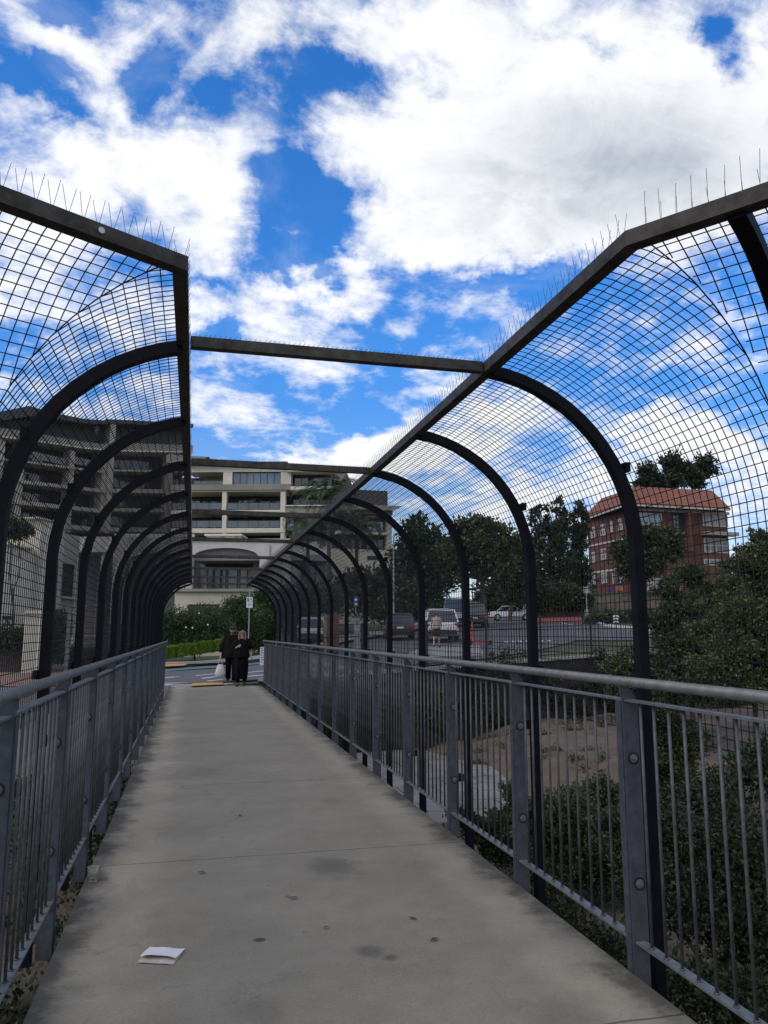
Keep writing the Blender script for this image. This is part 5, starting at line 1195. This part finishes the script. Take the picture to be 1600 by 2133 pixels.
car('parked_car', 'white van showing beyond the silver four-wheel drive under the trees', street(946, 64), R_(-18), paint('white_paint', (.7, .7, .7), 0), 'van', 5.0, 1.95, 2.3, cat='van')
car('parked_car', 'white hatchback seen at the far left through the frames behind the timber post', street(655, 49), R_(-14), paint('offwhite_paint', (.5, .5, .5), 0), 'suv', 4.3, 1.8, 1.6)
car('parked_car', 'silver sedan driving down the hill with a headlight lit', street(1110, 78), R_(165), paint('silver_sedan_paint', (.42, .44, .47)), 'sedan', 4.6, 1.82, 1.5, lit=True)
car('parked_car', 'pale blue-white sedan half hidden by the third frame post', street(1066, 72), R_(-110), paint('pale_blue_paint', (.6, .64, .68), .1), 'sedan', 4.5, 1.8, 1.45)

# ------------------------------------------------------------------ orange scooter
SCO = mat('scooter_orange', (.62, .075, .02), .4, var=.06)
v = street(998, 36.5, .09); T = empty('electric_scooter', 'bright orange electric scooter standing on the pavement beyond the picket fence', 'scooter', v, R_(-8))
mb = MB(); mb.box(-.28, -.07, .10, .45, .07, .17); mb.build('deck_board', SCO, T)
mb = MB(); mb.bar((-.30, 0, .13), (-.42, 0, .42), .09, .09, up=(0, 1, 0)); mb.tube([(-.42, 0, .36), (-.34, 0, 1.12)], .035, 10); mb.build('stem', SCO, T, smooth=False)
mb = MB(); mb.tube([(-.34, -.24, 1.12), (-.33, -.1, 1.15), (-.33, .1, 1.15), (-.34, .24, 1.12)], .018, 8); mb.build('handlebar', TRIM, T)
for x in (-.48, .52):
    mb = MB(); mb.tube([(x, -.03, .12), (x, .03, .12)], .12, 18); w_ = mb.build('wheel', TYRE, T); mb = MB(); mb.tube([(x, -.035, .12), (x, .035, .12)], .06, 12); mb.build('rim', TRIM, w_)
mb = MB(); mb.bar((.36, 0, .2), (.60, 0, .27), .09, .02); mb.build('mudguard', SCO, T)

# ------------------------------------------------------------------ signs and street furniture
POLE = mat('grey_pole', (.30, .30, .30), .5, metal=.4); SIGNB = mat('sign_back_grey', (.30, .31, .33), .5, metal=.3); BLUE = mat('sign_deep_blue', (.03, .07, .30), .45, var=.05); GRN = mat('sign_green', (.04, .20, .07), .5); SGW = mat('sign_face_white', (.62, .66, .66), .45, var=.05)
def face(root, name, cx, cz, w_, h, y, m_, t=.012):
    mb = MB(); mb.box(cx - w_ / 2, y - t, cz - h / 2, cx + w_ / 2, y, cz + h / 2); return mb.build(name, m_, root)
yy = 38.6; b = at(516, 1393, yy); T = empty('parking_sign', 'tall grey pole with a white parking sign, behind the two walkers', 'sign', (b.x, b.y, .13))
mb = MB(); mb.tube([(0, 0, -.1), (0, 0, 3.55)], .03, 10); mb.build('pole', POLE, T)
pz = at(516, 1255, yy).z - .13
pnl = face(T, 'panel', 0, pz, .30, .52, -.03, SGW)
mb = MB(); mb.box(-.115, -.046, pz + .06, -.02, -.0425, pz + .21)
for x0, z0, w_, h in ((.02, .20, .09, .022), (.02, .12, .022, .10), (.02, .13, .09, .02), (.088, .13, .022, .08)): mb.box(x0, -.046, pz + z0 - .02, x0 + w_, -.0425, pz + z0 + h - .02)
for i, w_ in enumerate((.20, .14, .22, .18)): mb.box(-.10, -.046, pz + .02 - i * .065, -.10 + w_, -.0425, pz + .045 - i * .065)
mb.build('lettering', GRN, pnl)
# bus stop: blue blade on a cranked pole, timetable post under it
v = street(744, 40, .1); T = empty('bus_stop_sign', 'blue bus stop sign on a cranked grey pole beyond the right cage wall', 'sign', v); topz = at(740, 1246, 40).z - v[2]; botz = at(740, 1258, 40).z - v[2]
mb = MB(); mb.tube([(.12, 0, -.1), (.12, 0, topz - 1.0), (-.08, 0, topz - .72), (-.08, 0, topz)], .028, 8); mb.build('pole', POLE, T)
p_ = face(T, 'panel', -.08, topz - .15, .24, .50, -.03, BLUE); mb = MB(); mb.ell((-.08, -.048, topz - .09), .07, .006, .07, 12, 6); mb.build('symbol', SGW, p_); face(p_, 'lower_plate', -.08, topz - .32, .15, .11, -.043, SGW, .004)
v = street(744, 39.4, .1); T = empty('timetable_post', 'grey bus timetable column with a green strip beside the bus stop pole', 'post', v)
h_ = at(744, 1284, 39.4).z - v[2]; mb = MB(); mb.box(-.14, -.10, -.1, .14, .10, h_); cn = mb.build('column', SIGNB, T); face(cn, 'green_strip', -.02, h_ - .32, .10, .26, -.101, GRN, .006); face(cn, 'lid', 0, h_ + .02, .34, .05, .14, TRIM, .30)
for px, Y, tpx, wd, lab, m_ in ((677, 34, 1281, .12, 'pale timber post standing beyond the railing, left of the reddish timber panel', mat('weathered_timber', (.32, .24, .13), .9, var=.3, vscale=5)),):
    v = street(px, Y, 0); h_ = at(px, tpx, Y).z - v[2]; T = empty('timber_post', lab, 'post', v); mb = MB(); mb.box(-wd / 2, -wd / 2, -.2, wd / 2, wd / 2, h_); mb.build('shaft', m_, T); mb = MB(); mb.hexa([(-wd / 2, -wd / 2, h_ + .001), (wd / 2, -wd / 2, h_ + .001), (wd / 2, wd / 2, h_ + .001), (-wd / 2, wd / 2, h_ + .001)] + [(0.02, 0.02, h_ + .04), (.021, .02, h_ + .04), (.021, .021, h_ + .04), (.02, .021, h_ + .04)]); mb.build('cap', m_, T)
v = street(694, 34.5, 0); h_ = at(694, 1281, 34.5).z - v[2]; T = empty('timber_screen', 'reddish brown timber board screen beside the pale timber post', 'screen', v)
BRT = mat('red_timber', (.20, .085, .05), .85, var=.3, vscale=3)
for i in range(3): mb = MB(); mb.box(-.28 + i * .19, -.02, -.1, -.28 + i * .19 + .18, .02, h_); mb.build('board', BRT, T)
# chevron marker
v = street(1283, 52, 0); zc = at(1279, 1287, 52).z - v[2]; T = empty('chevron_sign', 'black and white chevron marker pointing up on the traffic island', 'sign', v)
mb = MB(); mb.tube([(0, 0, -.1), (0, 0, zc)], .03, 8); mb.build('pole', POLE, T); p_ = face(T, 'panel', 0, zc, .50, .72, -.03, TRIM); mb = MB()
for i in range(3):
    z = zc - .30 + i * .21
    for sg in (-1, 1): mb.hexa([(sg * .0, -.047, z), (sg * .24, -.047, z - .08), (sg * .24, -.043, z - .08), (sg * .0, -.043, z), (sg * .0, -.047, z + .11), (sg * .24, -.047, z + .03), (sg * .24, -.043, z + .03), (sg * .0, -.043, z + .11)])
mb.build('chevrons', SGW, p_)
v = street(1224, 60, 0); zt_ = at(1225, 1223, 60).z - v[2]; T = empty('road_sign', 'square grey sign back on a pole with a concrete base below the brick house', 'sign', v)
mb = MB(); mb.tube([(0, 0, -.1), (0, 0, zt_)], .045, 8); mb.build('pole', POLE, T); face(T, 'panel', 0, zt_ - .25, .55, .55, -.05, SIGNB, .02); mb = MB(); mb.tube([(0, 0, -.3), (0, 0, at(1225, 1270, 60).z - v[2])], .2, 12); mb.build('concrete_base', CONC, T)
v = street(1143, 72, 0); zt_ = at(1143, 1238, 72).z - v[2]; T = empty('road_sign', 'small narrow grey sign on a pole before the conifers', 'sign', v)
mb = MB(); mb.tube([(0, 0, -.1), (0, 0, zt_)], .04, 8); mb.build('pole', POLE, T); face(T, 'panel', 0, zt_ - .25, .26, .55, -.05, SIGNB, .02)
for px, py, Y, lab, w_, h in ((1291, 1222, 82, 'orange board with a blue header fixed low on the brick house wall', .85 * 1.2, .9), (1272, 1236, 80, 'small orange and blue board on the embankment left of the larger one', .75, .85)):
    p = at(px, py, Y); zg = at(px, 1247, Y).z; T = empty('estate_board', lab, 'sign', (p.x, p.y, zg)); zc = p.z - zg
    mb = MB(); mb.bar((-w_ * .45, .03, -.4), (-w_ * .45, .03, zc), .06, .06); mb.build('leg', ORB, T); mb = MB(); mb.bar((w_ * .45, .03, -.4), (w_ * .45, .03, zc), .06, .06); mb.build('leg', ORB, T)
    face(T, 'panel', 0, zc - h * .2, w_, h * .6, -.02, mat('board_orange', (.60, .20, .04), .6)); face(T, 'header', 0, zc + h * .3, w_, h * .38, -.02, BLUE)
v = street(820, 56, 0); zt_ = at(820, 1112, 56).z - v[2]; T = empty('street_lamp', 'slim dark street lamp pole left of the tall rounded tree', 'street lamp', v)
mb = MB(); mb.tube([(0, 0, -.1), (0, 0, zt_ * .9), (0.05, 0, zt_), (.5, 0, zt_ + .12)], [.09, .06, .05, .04], 8); mb.build('pole', POLE, T); mb = MB(); mb.ell((.75, 0, zt_ + .13), .35, .12, .07, 10, 5); mb.build('lamp_head', SIGNB, T)
# left: curved tube sign frame, pillars
y_ = 27; b0 = at(138, 1398, y_); T = empty('sign_frame', 'grey steel post with a curved tubular arm beyond the left cage wall', 'sign frame', (b0.x, b0.y, .02)); h_ = at(138, 1262, y_).z
mb = MB(); mb.box(-.06, -.06, -.1, .06, .06, h_); mb.build('post', POLE, T); mb = MB(); P_ = [(.1, 0, h_ - 1.0)]
for i in range(9): a = math.pi - math.pi / 2 * i / 8; P_.append((.1 + .35 + .35 * math.cos(a), 0, h_ - .35 + .35 * math.sin(a) - .02))
P_.append((1.25, 0, h_ - .02)); mb.tube(P_, .03, 8); mb.build('curved_tube', POLE, T, smooth=True); mb = MB(); mb.tube([(.06, 0, h_ - 1.0), (1.25, 0, h_ - 1.0)], .03, 8); mb.build('lower_tube', POLE, T)
for px, Y, tp, wd, lab in ((67, 33, 1272, .56, 'square cream gate pillar with a flat cap, left of the nearest left frame post'), (150, 40, 1275, .5, 'cream gate pillar behind the curved sign frame')):
    b0 = at(px, 1350, Y); T = empty('gate_pillar', lab, 'pillar', (b0.x, b0.y, 0)); h_ = at(px, tp, Y).z
    mb = MB(); mb.box(-wd / 2, -wd / 2, -.2, wd / 2, wd / 2, h_ - .12); mb.build('shaft', CREAM2, T); mb = MB(); mb.hexa([(-wd / 2 - .07, -wd / 2 - .07, h_ - .119), (wd / 2 + .07, -wd / 2 - .07, h_ - .119), (wd / 2 + .07, wd / 2 + .07, h_ - .119), (-wd / 2 - .07, wd / 2 + .07, h_ - .119), (-wd / 2 + .03, -wd / 2 + .03, h_), (wd / 2 - .03, -wd / 2 + .03, h_), (wd / 2 - .03, wd / 2 - .03, h_), (-wd / 2 + .03, wd / 2 - .03, h_)]); mb.build('cap', CREAM, T)
mb = MB(); a_ = at(-120, 1350, 33.6); b_ = at(52, 1350, 33.6); mb.box(a_.x, a_.y, -.1, b_.x, a_.y + .25, .95); T = empty('garden_wall', 'low dark planter wall beside the cream gate pillar, far left', 'wall'); mb.build('wall', mat('dark_brick', (.06, .05, .05), .9), T)

# ------------------------------------------------------------------ litter on the deck
PAP = mat('paper_white', (.72, .70, .72), .8, var=.04, vscale=3); PAP2 = mat('paper_inside', (.52, .46, .42), .85, var=.15, vscale=12)
q = [at(*p, 1) for p in ((285, 2007), (312, 1974), (385, 1978), (362, 2010))]
pc = [gp(x, y, .0) for x, y in ((285, 2007), (312, 1975), (385, 1979), (360, 2011))]
cx_, cy_ = sum(p[0] for p in pc) / 4, sum(p[1] for p in pc) / 4
T = empty('folded_leaflet', 'folded white paper leaflet lying open on the deck at lower left', 'paper', (cx_, cy_, 0))
def sheet(mb, corners, z0, z1, lift, n=6):     # gently curled sheet with real thickness
    A, B, C_, D_ = [Vector((p[0] - cx_, p[1] - cy_, 0)) for p in corners]; k = len(mb.v)
    for s_ in (0, 1):
        for i in range(n + 1):
            for j in range(n + 1):
                u, v_ = i / n, j / n; p = (A * (1 - u) + D_ * u) * (1 - v_) + (B * (1 - u) + C_ * u) * v_
                z = z0 + (z1 - z0) * v_ + lift * math.sin(u * 3.1) * (1 - v_) ** 2 + .002 * math.sin(u * 9 + v_ * 4) + s_ * .0012; mb.v.append((p.x, p.y, z))
    m_ = (n + 1) ** 2
    for i in range(n):
        for j in range(n):
            a = k + i * (n + 1) + j; mb.f.append((a, a + n + 1, a + n + 2, a + 1)); mb.f.append((a + m_, a + m_ + 1, a + m_ + n + 2, a + m_ + n + 1)); mb.mi += [0, 0]
    for i in range(n):
        for a, b in ((k + i * (n + 1), k + (i + 1) * (n + 1)), (k + i * (n + 1) + n, k + (i + 1) * (n + 1) + n)): mb.f.append((a, b, b + m_, a + m_)); mb.mi.append(0)
        for a, b in ((k + i, k + i + 1), (k + n * (n + 1) + i, k + n * (n + 1) + i + 1)): mb.f.append((a, b, b + m_, a + m_)); mb.mi.append(0)
def lerp2(a, b, t): return (a[0] + (b[0] - a[0]) * t, a[1] + (b[1] - a[1]) * t)
mb = MB(); sheet(mb, pc, .002, .004, .004); mb.build('lower_page', PAP2, T)
up_ = [lerp2(pc[0], pc[1], .22), pc[1], pc[2], lerp2(pc[3], pc[2], .22)]
mb = MB(); sheet(mb, up_, .016, .006, .012); mb.build('upper_page', PAP, T)
# plastic cup
CUP = bpy.data.materials.new('clear_plastic'); CUP.use_nodes = True; b_ = CUP.node_tree.nodes['Principled BSDF']; b_.inputs['Transmission Weight'].default_value = .92; b_.inputs['Roughness'].default_value = .08; b_.inputs['IOR'].default_value = 1.25; b_.inputs['Base Color'].default_value = (.9, .93, .92, 1)
cpx = gp(163, 1838, 0); T = empty('plastic_cup', 'clear plastic cup with green dregs standing at the left deck edge', 'cup', (max(cpx[0], DL + .05), cpx[1], 0))
n_ = 24; rings = []
for r_, z in ((.001, .002), (.026, .002), (.028, .006), (.036, .085), (.0385, .09), (.0375, .0915), (.035, .088), (.0265, .008), (.001, .006)): rings.append([(r_ * math.cos(2 * math.pi * j / n_), r_ * math.sin(2 * math.pi * j / n_), z) for j in range(n_)])
mb = MB(); mb.rings(rings, cap=False); mb.build('cup_wall', CUP, T, smooth=True)
mb = MB(); mb.tube([(0, 0, .0085), (0, 0, .022)], [.026, .028], 20); mb.build('dregs', mat('lime_dregs', (.10, .20, .03), .4), T)
# a few dry leaves
LE = mat('dry_leaf', (.10, .07, .045), .8, var=.3)
lfpos = [(600, 1870), (612, 1873), (860, 1915), (680, 1935), (700, 1560), (718, 1568), (660, 1545), (735, 1590), (500, 1700), (420, 1820), (540, 1960), (905, 1960), (240, 1700), (380, 1640)]
for i, (x, y) in enumerate(lfpos):
    p = gp(x, y, 0); mb = MB(); n_ = 7; L_ = rnd.uniform(.018, .035); P1 = []; P2 = []
    for j in range(n_):
        t = j / (n_ - 1); w_ = .35 * L_ * math.sin(math.pi * t) + .0008; z = .004 + .006 * math.sin(math.pi * t) * (1 if i % 2 else .4)
        P1.append((t * L_ * 2 - L_, -w_, z + .003)); P2.append((t * L_ * 2 - L_, w_, z + .004))
    for j in range(n_ - 1): mb.hexa([P1[j], P1[j + 1], P2[j + 1], P2[j]] + [(a, b, c + .0008) for a, b, c in (P1[j], P1[j + 1], P2[j + 1], P2[j])])
    o = mb.build('dry_leaf', LE); o.location = (p[0], p[1], 0); o.rotation_euler = (0, 0, rnd.uniform(0, 6.28)); tag(o, 'small dry brown leaf lying flat on the concrete deck', 'leaf', 'dry leaves scattered on the deck')

# ------------------------------------------------------------------ people
SKIN = mat('skin', (.42, .25, .19), .55, var=.06); HAIRB = mat('hair_blonde_brown', (.17, .10, .055), .6, var=.3, vscale=20); BLKC = mat('black_cloth', (.009, .009, .010), .95, var=.25, vscale=9, bump=.3, bscale=25, spec=.08)
BLKC2 = mat('black_trousers', (.005, .005, .007), .9, var=.2, vscale=7, spec=.08); SHOE = mat('shoe_black', (.015, .015, .016), .5); SUNG = mat('sunglass_lens', (.012, .012, .014), .1, spec=.8); HAIRD = mat('hair_dark', (.02, .015, .012), .6)
def skin_body(root, J, edges, m_):
    me = bpy.data.meshes.new('body'); names = list(J); me.from_pydata([J[n][0] for n in names], [(names.index(a), names.index(b)) for a, b in edges], []); me.materials.append(m_); me.update()
    o = bpy.data.objects.new('body', me); C.objects.link(o); o.parent = root; sk = o.modifiers.new('skin', 'SKIN'); sk.use_smooth_shade = True
    for i, n in enumerate(names):
        r = J[n][1]; v_ = me.skin_vertices[0].data[i]; v_.radius = r if isinstance(r, tuple) else (r, r); v_.use_root = (n == 'pelvis')
    sb = o.modifiers.new('sub', 'SUBSURF'); sb.levels = 2; sb.render_levels = 2
    return o
def ring(c, rx, ry, n=16, fold=0, ph=0, k=7):
    return [(c[0] + (rx * (1 + fold * math.cos(k * a + ph))) * math.cos(a), c[1] + (ry * (1 + fold * math.cos(k * a + ph))) * math.sin(a), c[2]) for a in [2 * math.pi * j / n for j in range(n)]]
def person(name, label, place, rz, H, pose, build_clothes):
    root = empty(name, label, 'person', place, rz); s = H / 1.75
    # faces -y locally
    J = {}
    def j(n, x, y, z, r): J[n] = ((x * s, y * s, z * s), (r[0] * s, r[1] * s) if isinstance(r, tuple) else r * s)
    lf, rf_f = pose['lfoot'], pose['rfoot']     # y offsets and lift of the feet
    j('pelvis', 0, 0, .95, (.145, .10)); j('waist', 0, 0, 1.10, (.125, .09)); j('chest', 0, .0, 1.30, (.155, .105)); j('neck0', 0, .01, 1.46, (.07, .06)); j('neck1', 0, 0, 1.53, .052); j('head', 0, -.01, 1.60, (.068, .082)); j('crown', 0, 0, 1.69, (.070, .085))
    for sd, f, hand in (('l', lf, pose['lhand']), ('r', rf_f, pose['rhand'])):
        q = 1 if sd == 'l' else -1
        j(sd + 'hip', q * .09, 0, .90, .085); j(sd + 'knee', q * .10, f[0] * .5 - .03, .49 + f[1] * .6, .058); j(sd + 'ankle', q * .10, f[0], .09 + f[1], .038); j(sd + 'heel', q * .10, f[0] + .02, .045 + f[1], .036); j(sd + 'toe', q * .115, f[0] - .16, .03 + f[1] * .3, .028)
        j(sd + 'shoulder', q * .17, .01, 1.42, .058)
        e, h = hand; j(sd + 'elbow', *e, .040); j(sd + 'wrist', *h, .026)
        hd = Vector(h) - Vector(e); hd.normalize(); p = Vector(h) + hd * .055; j(sd + 'palm', *p, (.030, .018))
        sd2 = Vector((0, -1, 0)) if abs(hd.z) > .5 else Vector((0, 0, 1)); sd2 = (sd2 - hd * sd2.dot(hd)).normalized(); inn = hd.cross(sd2)
        for fi, (off, ln) in enumerate(((-.026, .060), (-.009, .072), (.009, .068), (.025, .052))):
            a = p + hd * .025 + sd2 * off; b2 = a + hd * ln * .5 + inn * .006 * q; c2 = b2 + hd * ln * .4 + inn * .018 * q
            j(f'{sd}f{fi}a', *a, .0095); j(f'{sd}f{fi}b', *b2, .0085); j(f'{sd}f{fi}c', *c2, .007)
        a = p - hd * .01 + sd2 * -.034; b2 = a + hd * .035 - sd2 * .018; j(sd + 'ta', *a, .011); j(sd + 'tb', *b2, .009)
    E = [('pelvis', 'waist'), ('waist', 'chest'), ('chest', 'neck0'), ('neck0', 'neck1'), ('neck1', 'head'), ('head', 'crown')]
    for sd in 'lr':
        E += [('pelvis', sd + 'hip'), (sd + 'hip', sd + 'knee'), (sd + 'knee', sd + 'ankle'), (sd + 'ankle', sd + 'heel'), (sd + 'heel', sd + 'toe'), ('chest', sd + 'shoulder'), (sd + 'shoulder', sd + 'elbow'), (sd + 'elbow', sd + 'wrist'), (sd + 'wrist', sd + 'palm'), (sd + 'palm', sd + 'ta'), (sd + 'ta', sd + 'tb')]
        for fi in range(4): E += [(sd + 'palm', f'{sd}f{fi}a'), (f'{sd}f{fi}a', f'{sd}f{fi}b'), (f'{sd}f{fi}b', f'{sd}f{fi}c')]
    skin_body(root, J, E, SKIN)
    # nose, ears, mouth
    mb = MB(); mb.ell((0, -.098 * s, 1.625 * s), .013 * s, .020 * s, .026 * s, 8, 6); mb.build('nose', SKIN, root, smooth=True)
    for q in (-1, 1): mb = MB(); mb.ell((q * .078 * s, .0, 1.63 * s), .012 * s, .02 * s, .032 * s, 8, 6); mb.build('ear', SKIN, root, smooth=True)
    mb = MB(); mb.ell((0, -.083 * s, 1.575 * s), .026 * s, .012 * s, .008 * s, 10, 5); mb.build('mouth', mat('lips', (.36, .13, .11), .5), root, smooth=True)
    if pose.get('shades', True):
        g_ = MB(); 
        for q in (-1, 1): g_.ell((q * .032 * s, -.088 * s, 1.648 * s), .028 * s, .012 * s, .020 * s, 10, 6)
        g_.tube([(-.075 * s, 0, 1.655 * s), (-.062 * s, -.075 * s, 1.655 * s), (0, -.098 * s, 1.657 * s), (.062 * s, -.075 * s, 1.655 * s), (.075 * s, 0, 1.655 * s)], .004 * s, 6); g_.build('sunglasses', SUNG, root, smooth=True)
    for sd in 'lr':
        a = Vector(J[sd + 'heel'][0]); t_ = Vector(J[sd + 'toe'][0]); mb = MB(); mb.tube([a + Vector((0, .035 * s, .005)), a, a.lerp(t_, .5), t_ + Vector((0, -.03 * s, 0))], [.036 * s, .048 * s, .045 * s, .028 * s], 10); mb.build('shoe', SHOE, root, smooth=True)
    build_clothes(root, s, {k: Vector(v_[0]) for k, v_ in J.items()})
    return root
def sleeve(root, J, sd, k, r0, r1, m_, s):
    a = J[sd + 'shoulder']; e = J[sd + 'elbow']; w_ = J[sd + 'wrist']; mb = MB()
    inner = a.lerp(Vector((0, a.y, a.z)), .35)
    if k <= 1: pts = [inner, a, a.lerp(e, k * .5), a.lerp(e, k)]; rr = [r0 * .9, r0, (r0 + r1) / 2, r1]
    else: pts = [inner, a, e, e.lerp(w_, k - 1)]; rr = [r0 * .9, r0, (r0 + r1) / 2, r1]
    mb.tube(pts, [r * s for r in rr], 14); mb.build('sleeve', m_, root, smooth=True)
def cloth_w(root, s, J):
    mb = MB(); R = [ring((0, 0, z * s), rx * s, ry * s, 24, f, ph) for z, rx, ry, f, ph in ((1.49, .075, .07, 0, 0), (1.47, .12, .09, 0, 0), (1.42, .205, .125, .0, 0), (1.32, .215, .145, .02, 0), (1.15, .20, .15, .03, .4), (1.0, .225, .165, .05, .8), (.90, .245, .175, .07, 1.1), (.88, .235, .165, .07, 1.1))]
    mb.rings(R); mb.build('loose_top', BLKC, root, smooth=True)
    for sd in 'lr': sleeve(root, J, sd, .95, .085, .125, BLKC, s)
    mb = MB(); R = [ring((0, (.04 - (1 - z) * .05) * s, z * s), rx * s, ry * s, 24, f, ph, 6) for z, rx, ry, f, ph in ((1.08, .14, .11, 0, 0), (.95, .185, .14, .02, 0), (.7, .205, .16, .05, .3), (.45, .20, .17, .08, .7), (.27, .185, .165, .10, 1.0), (.22, .18, .16, .10, 1.0))]
    mb.rings(R); mb.build('long_skirt', BLKC2, root, smooth=True)
    for sd in 'lr':
        k_, a = J[sd + 'knee'], J[sd + 'ankle']; mb = MB(); mb.tube([J[sd + 'hip'], k_, k_.lerp(a, .5), a + Vector((0, 0, .02))], [.12 * s, .085 * s, .075 * s, .062 * s], 12); mb.build('legging', BLKC2, root, smooth=True)
    mb = MB(); mb.ell((0, .025 * s, 1.655 * s), .090 * s, .098 * s, .092 * s, 16, 10); mb.build('hair', HAIRB, root, smooth=True)
    for q in (-1, 1):
        mb = MB(); mb.tube([(q * .07 * s, .0, 1.70 * s), (q * .092 * s, -.01 * s, 1.62 * s), (q * .10 * s, -.02 * s, 1.54 * s), (q * .09 * s, -.05 * s, 1.46 * s), (q * .085 * s, -.075 * s, 1.38 * s)], [.03 * s, .036 * s, .036 * s, .03 * s, .012 * s], 10); mb.build('hair_lock', HAIRB, root, smooth=True)
def cloth_m(root, s, J):
    mb = MB(); R = [ring((0, .01 * s, z * s), rx * s, ry * s, 24, f, ph) for z, rx, ry, f, ph in ((1.50, .07, .07, 0, 0), (1.48, .12, .09, 0, 0), (1.43, .20, .125, 0, 0), (1.3, .23, .15, .02, 0), (1.1, .26, .17, .04, .4), (.92, .30, .19, .06, .8), (.80, .33, .20, .08, 1.0), (.78, .31, .19, .08, 1.0))]
    mb.rings(R); mb.build('loose_coat', BLKC, root, smooth=True)
    for sd in 'lr': sleeve(root, J, sd, 1.75, .085, .075, BLKC, s)
    for sd in 'lr':
        h, k_, a = J[sd + 'hip'], J[sd + 'knee'], J[sd + 'ankle']; mb = MB(); mb.tube([h + Vector((0, 0, .05)), h.lerp(k_, .5), k_, k_.lerp(a, .6), a + Vector((0, 0, .0))], [.12 * s, .105 * s, .092 * s, .085 * s, .082 * s], 14); mb.build('trouser_leg', BLKC2, root, smooth=True)
    mb = MB(); mb.ell((0, .02 * s, 1.68 * s), .084 * s, .098 * s, .072 * s, 16, 10); mb.build('hair', HAIRD, root, smooth=True)
    mb = MB(); mb.ell((0, .005 * s, 1.705 * s), .090 * s, .105 * s, .062 * s, 16, 10); mb.ell((0, -.11 * s, 1.685 * s), .062 * s, .065 * s, .010 * s, 12, 5); mb.build('cap', mat('cap_black', (.02, .02, .022), .8), root, smooth=True)
    mb = MB(); mb.ell((0, -.055 * s, 1.555 * s), .055 * s, .042 * s, .045 * s, 12, 7); mb.build('beard', HAIRD, root, smooth=True)
wp = gp(502, 1429, .0); 
person('person', 'woman in a loose black top and long black skirt, walking on the right', (wp[0], wp[1], 0), R_(-8), 1.68,
       dict(lfoot=(.14, .04), rfoot=(-.12, 0), lhand=((.27, .06, 1.15), (.30, -.02, .93)), rhand=((-.24, .02, 1.16), (-.10, -.20, 1.24))), cloth_w)
mp_ = gp(483, 1424, .0); mx_0, my_0 = mp_[0] - .02, mp_[1] + .15
person('person', 'man in a black cap and wide black coat, half behind the woman', (mx_0, my_0, 0), R_(-5), 1.80,
       dict(lfoot=(-.16, 0), rfoot=(.20, .06), lhand=((.25, .05, 1.14), (.26, -.08, .92)), rhand=((-.30, .04, 1.14), (-.33, -.03, .90))), cloth_m)
def rot2(x, y, a): return x * math.cos(a) - y * math.sin(a), x * math.sin(a) + y * math.cos(a)
s_ = 1.80 / 1.75; hx, hy = rot2(-.34 * s_, -.05 * s_, R_(-5)); T = empty('carrier_bag', 'pale grey carrier bag hanging from the hand of the man in the cap', 'bag', (mx_0 + hx, my_0 + hy, 0))
BAGM = mat('pale_bag_plastic', (.46, .47, .47), .5, var=.12, vscale=7, bump=.4, bscale=12); mb = MB()
mb.rings([ring((rx_ * .1, 0, z), rx_, ry_, 16, .06, z * 9, 3) for z, rx_, ry_ in ((.20, .13, .06), (.22, .16, .085), (.34, .165, .095), (.46, .14, .075), (.56, .10, .04), (.60, .085, .025))]); mb.build('sack', BAGM, T, smooth=True)
for q in (-1, 1): mb = MB(); mb.tube([(q * .07, 0, .59), (q * .045, 0, .72), (q * .01, 0, .85), (0, 0, .862)], [.020, .013, .010, .008], 7); mb.build('handle', BAGM, T, smooth=True)
# pedestrian beyond the fence
WSH = mat('pale_pink_shirt', (.34, .28, .27), .8, var=.1); SHO = mat('dark_shorts', (.02, .02, .022), .8)
def cloth_p(root, s, J):
    mb = MB(); mb.rings([ring((0, .01 * s, z * s), rx * s, ry * s, 20, f, 0) for z, rx, ry, f in ((1.49, .07, .07, 0), (1.43, .19, .12, 0), (1.25, .19, .13, .02), (1.0, .18, .13, .04), (.9, .19, .14, .05))]); mb.build('shirt', WSH, root, smooth=True)
    for sd in 'lr':
        sleeve(root, J, sd, .7, .075, .075, WSH, s); h, k_ = J[sd + 'hip'], J[sd + 'knee']; mb = MB(); mb.tube([h + Vector((0, 0, .06)), h.lerp(k_, .5), h.lerp(k_, .85)], [.12 * s, .11 * s, .10 * s], 12); mb.build('shorts_leg', SHO, root, smooth=True)
    mb = MB(); mb.ell((0, .015 * s, 1.67 * s), .086 * s, .098 * s, .085 * s, 14, 8); mb.build('hair', mat('hair_ginger', (.13, .06, .03), .6), root, smooth=True)
v = street(909, 36.5, .08)
person('person', 'pedestrian in a pale shirt and dark shorts standing before the silver four-wheel drive', v, R_(150), 1.72,
       dict(lfoot=(.12, .02), rfoot=(-.14, 0), lhand=((.25, .03, 1.14), (.27, -.06, .92)), rhand=((-.25, .03, 1.14), (-.27, -.06, .92)), shades=False), cloth_p)
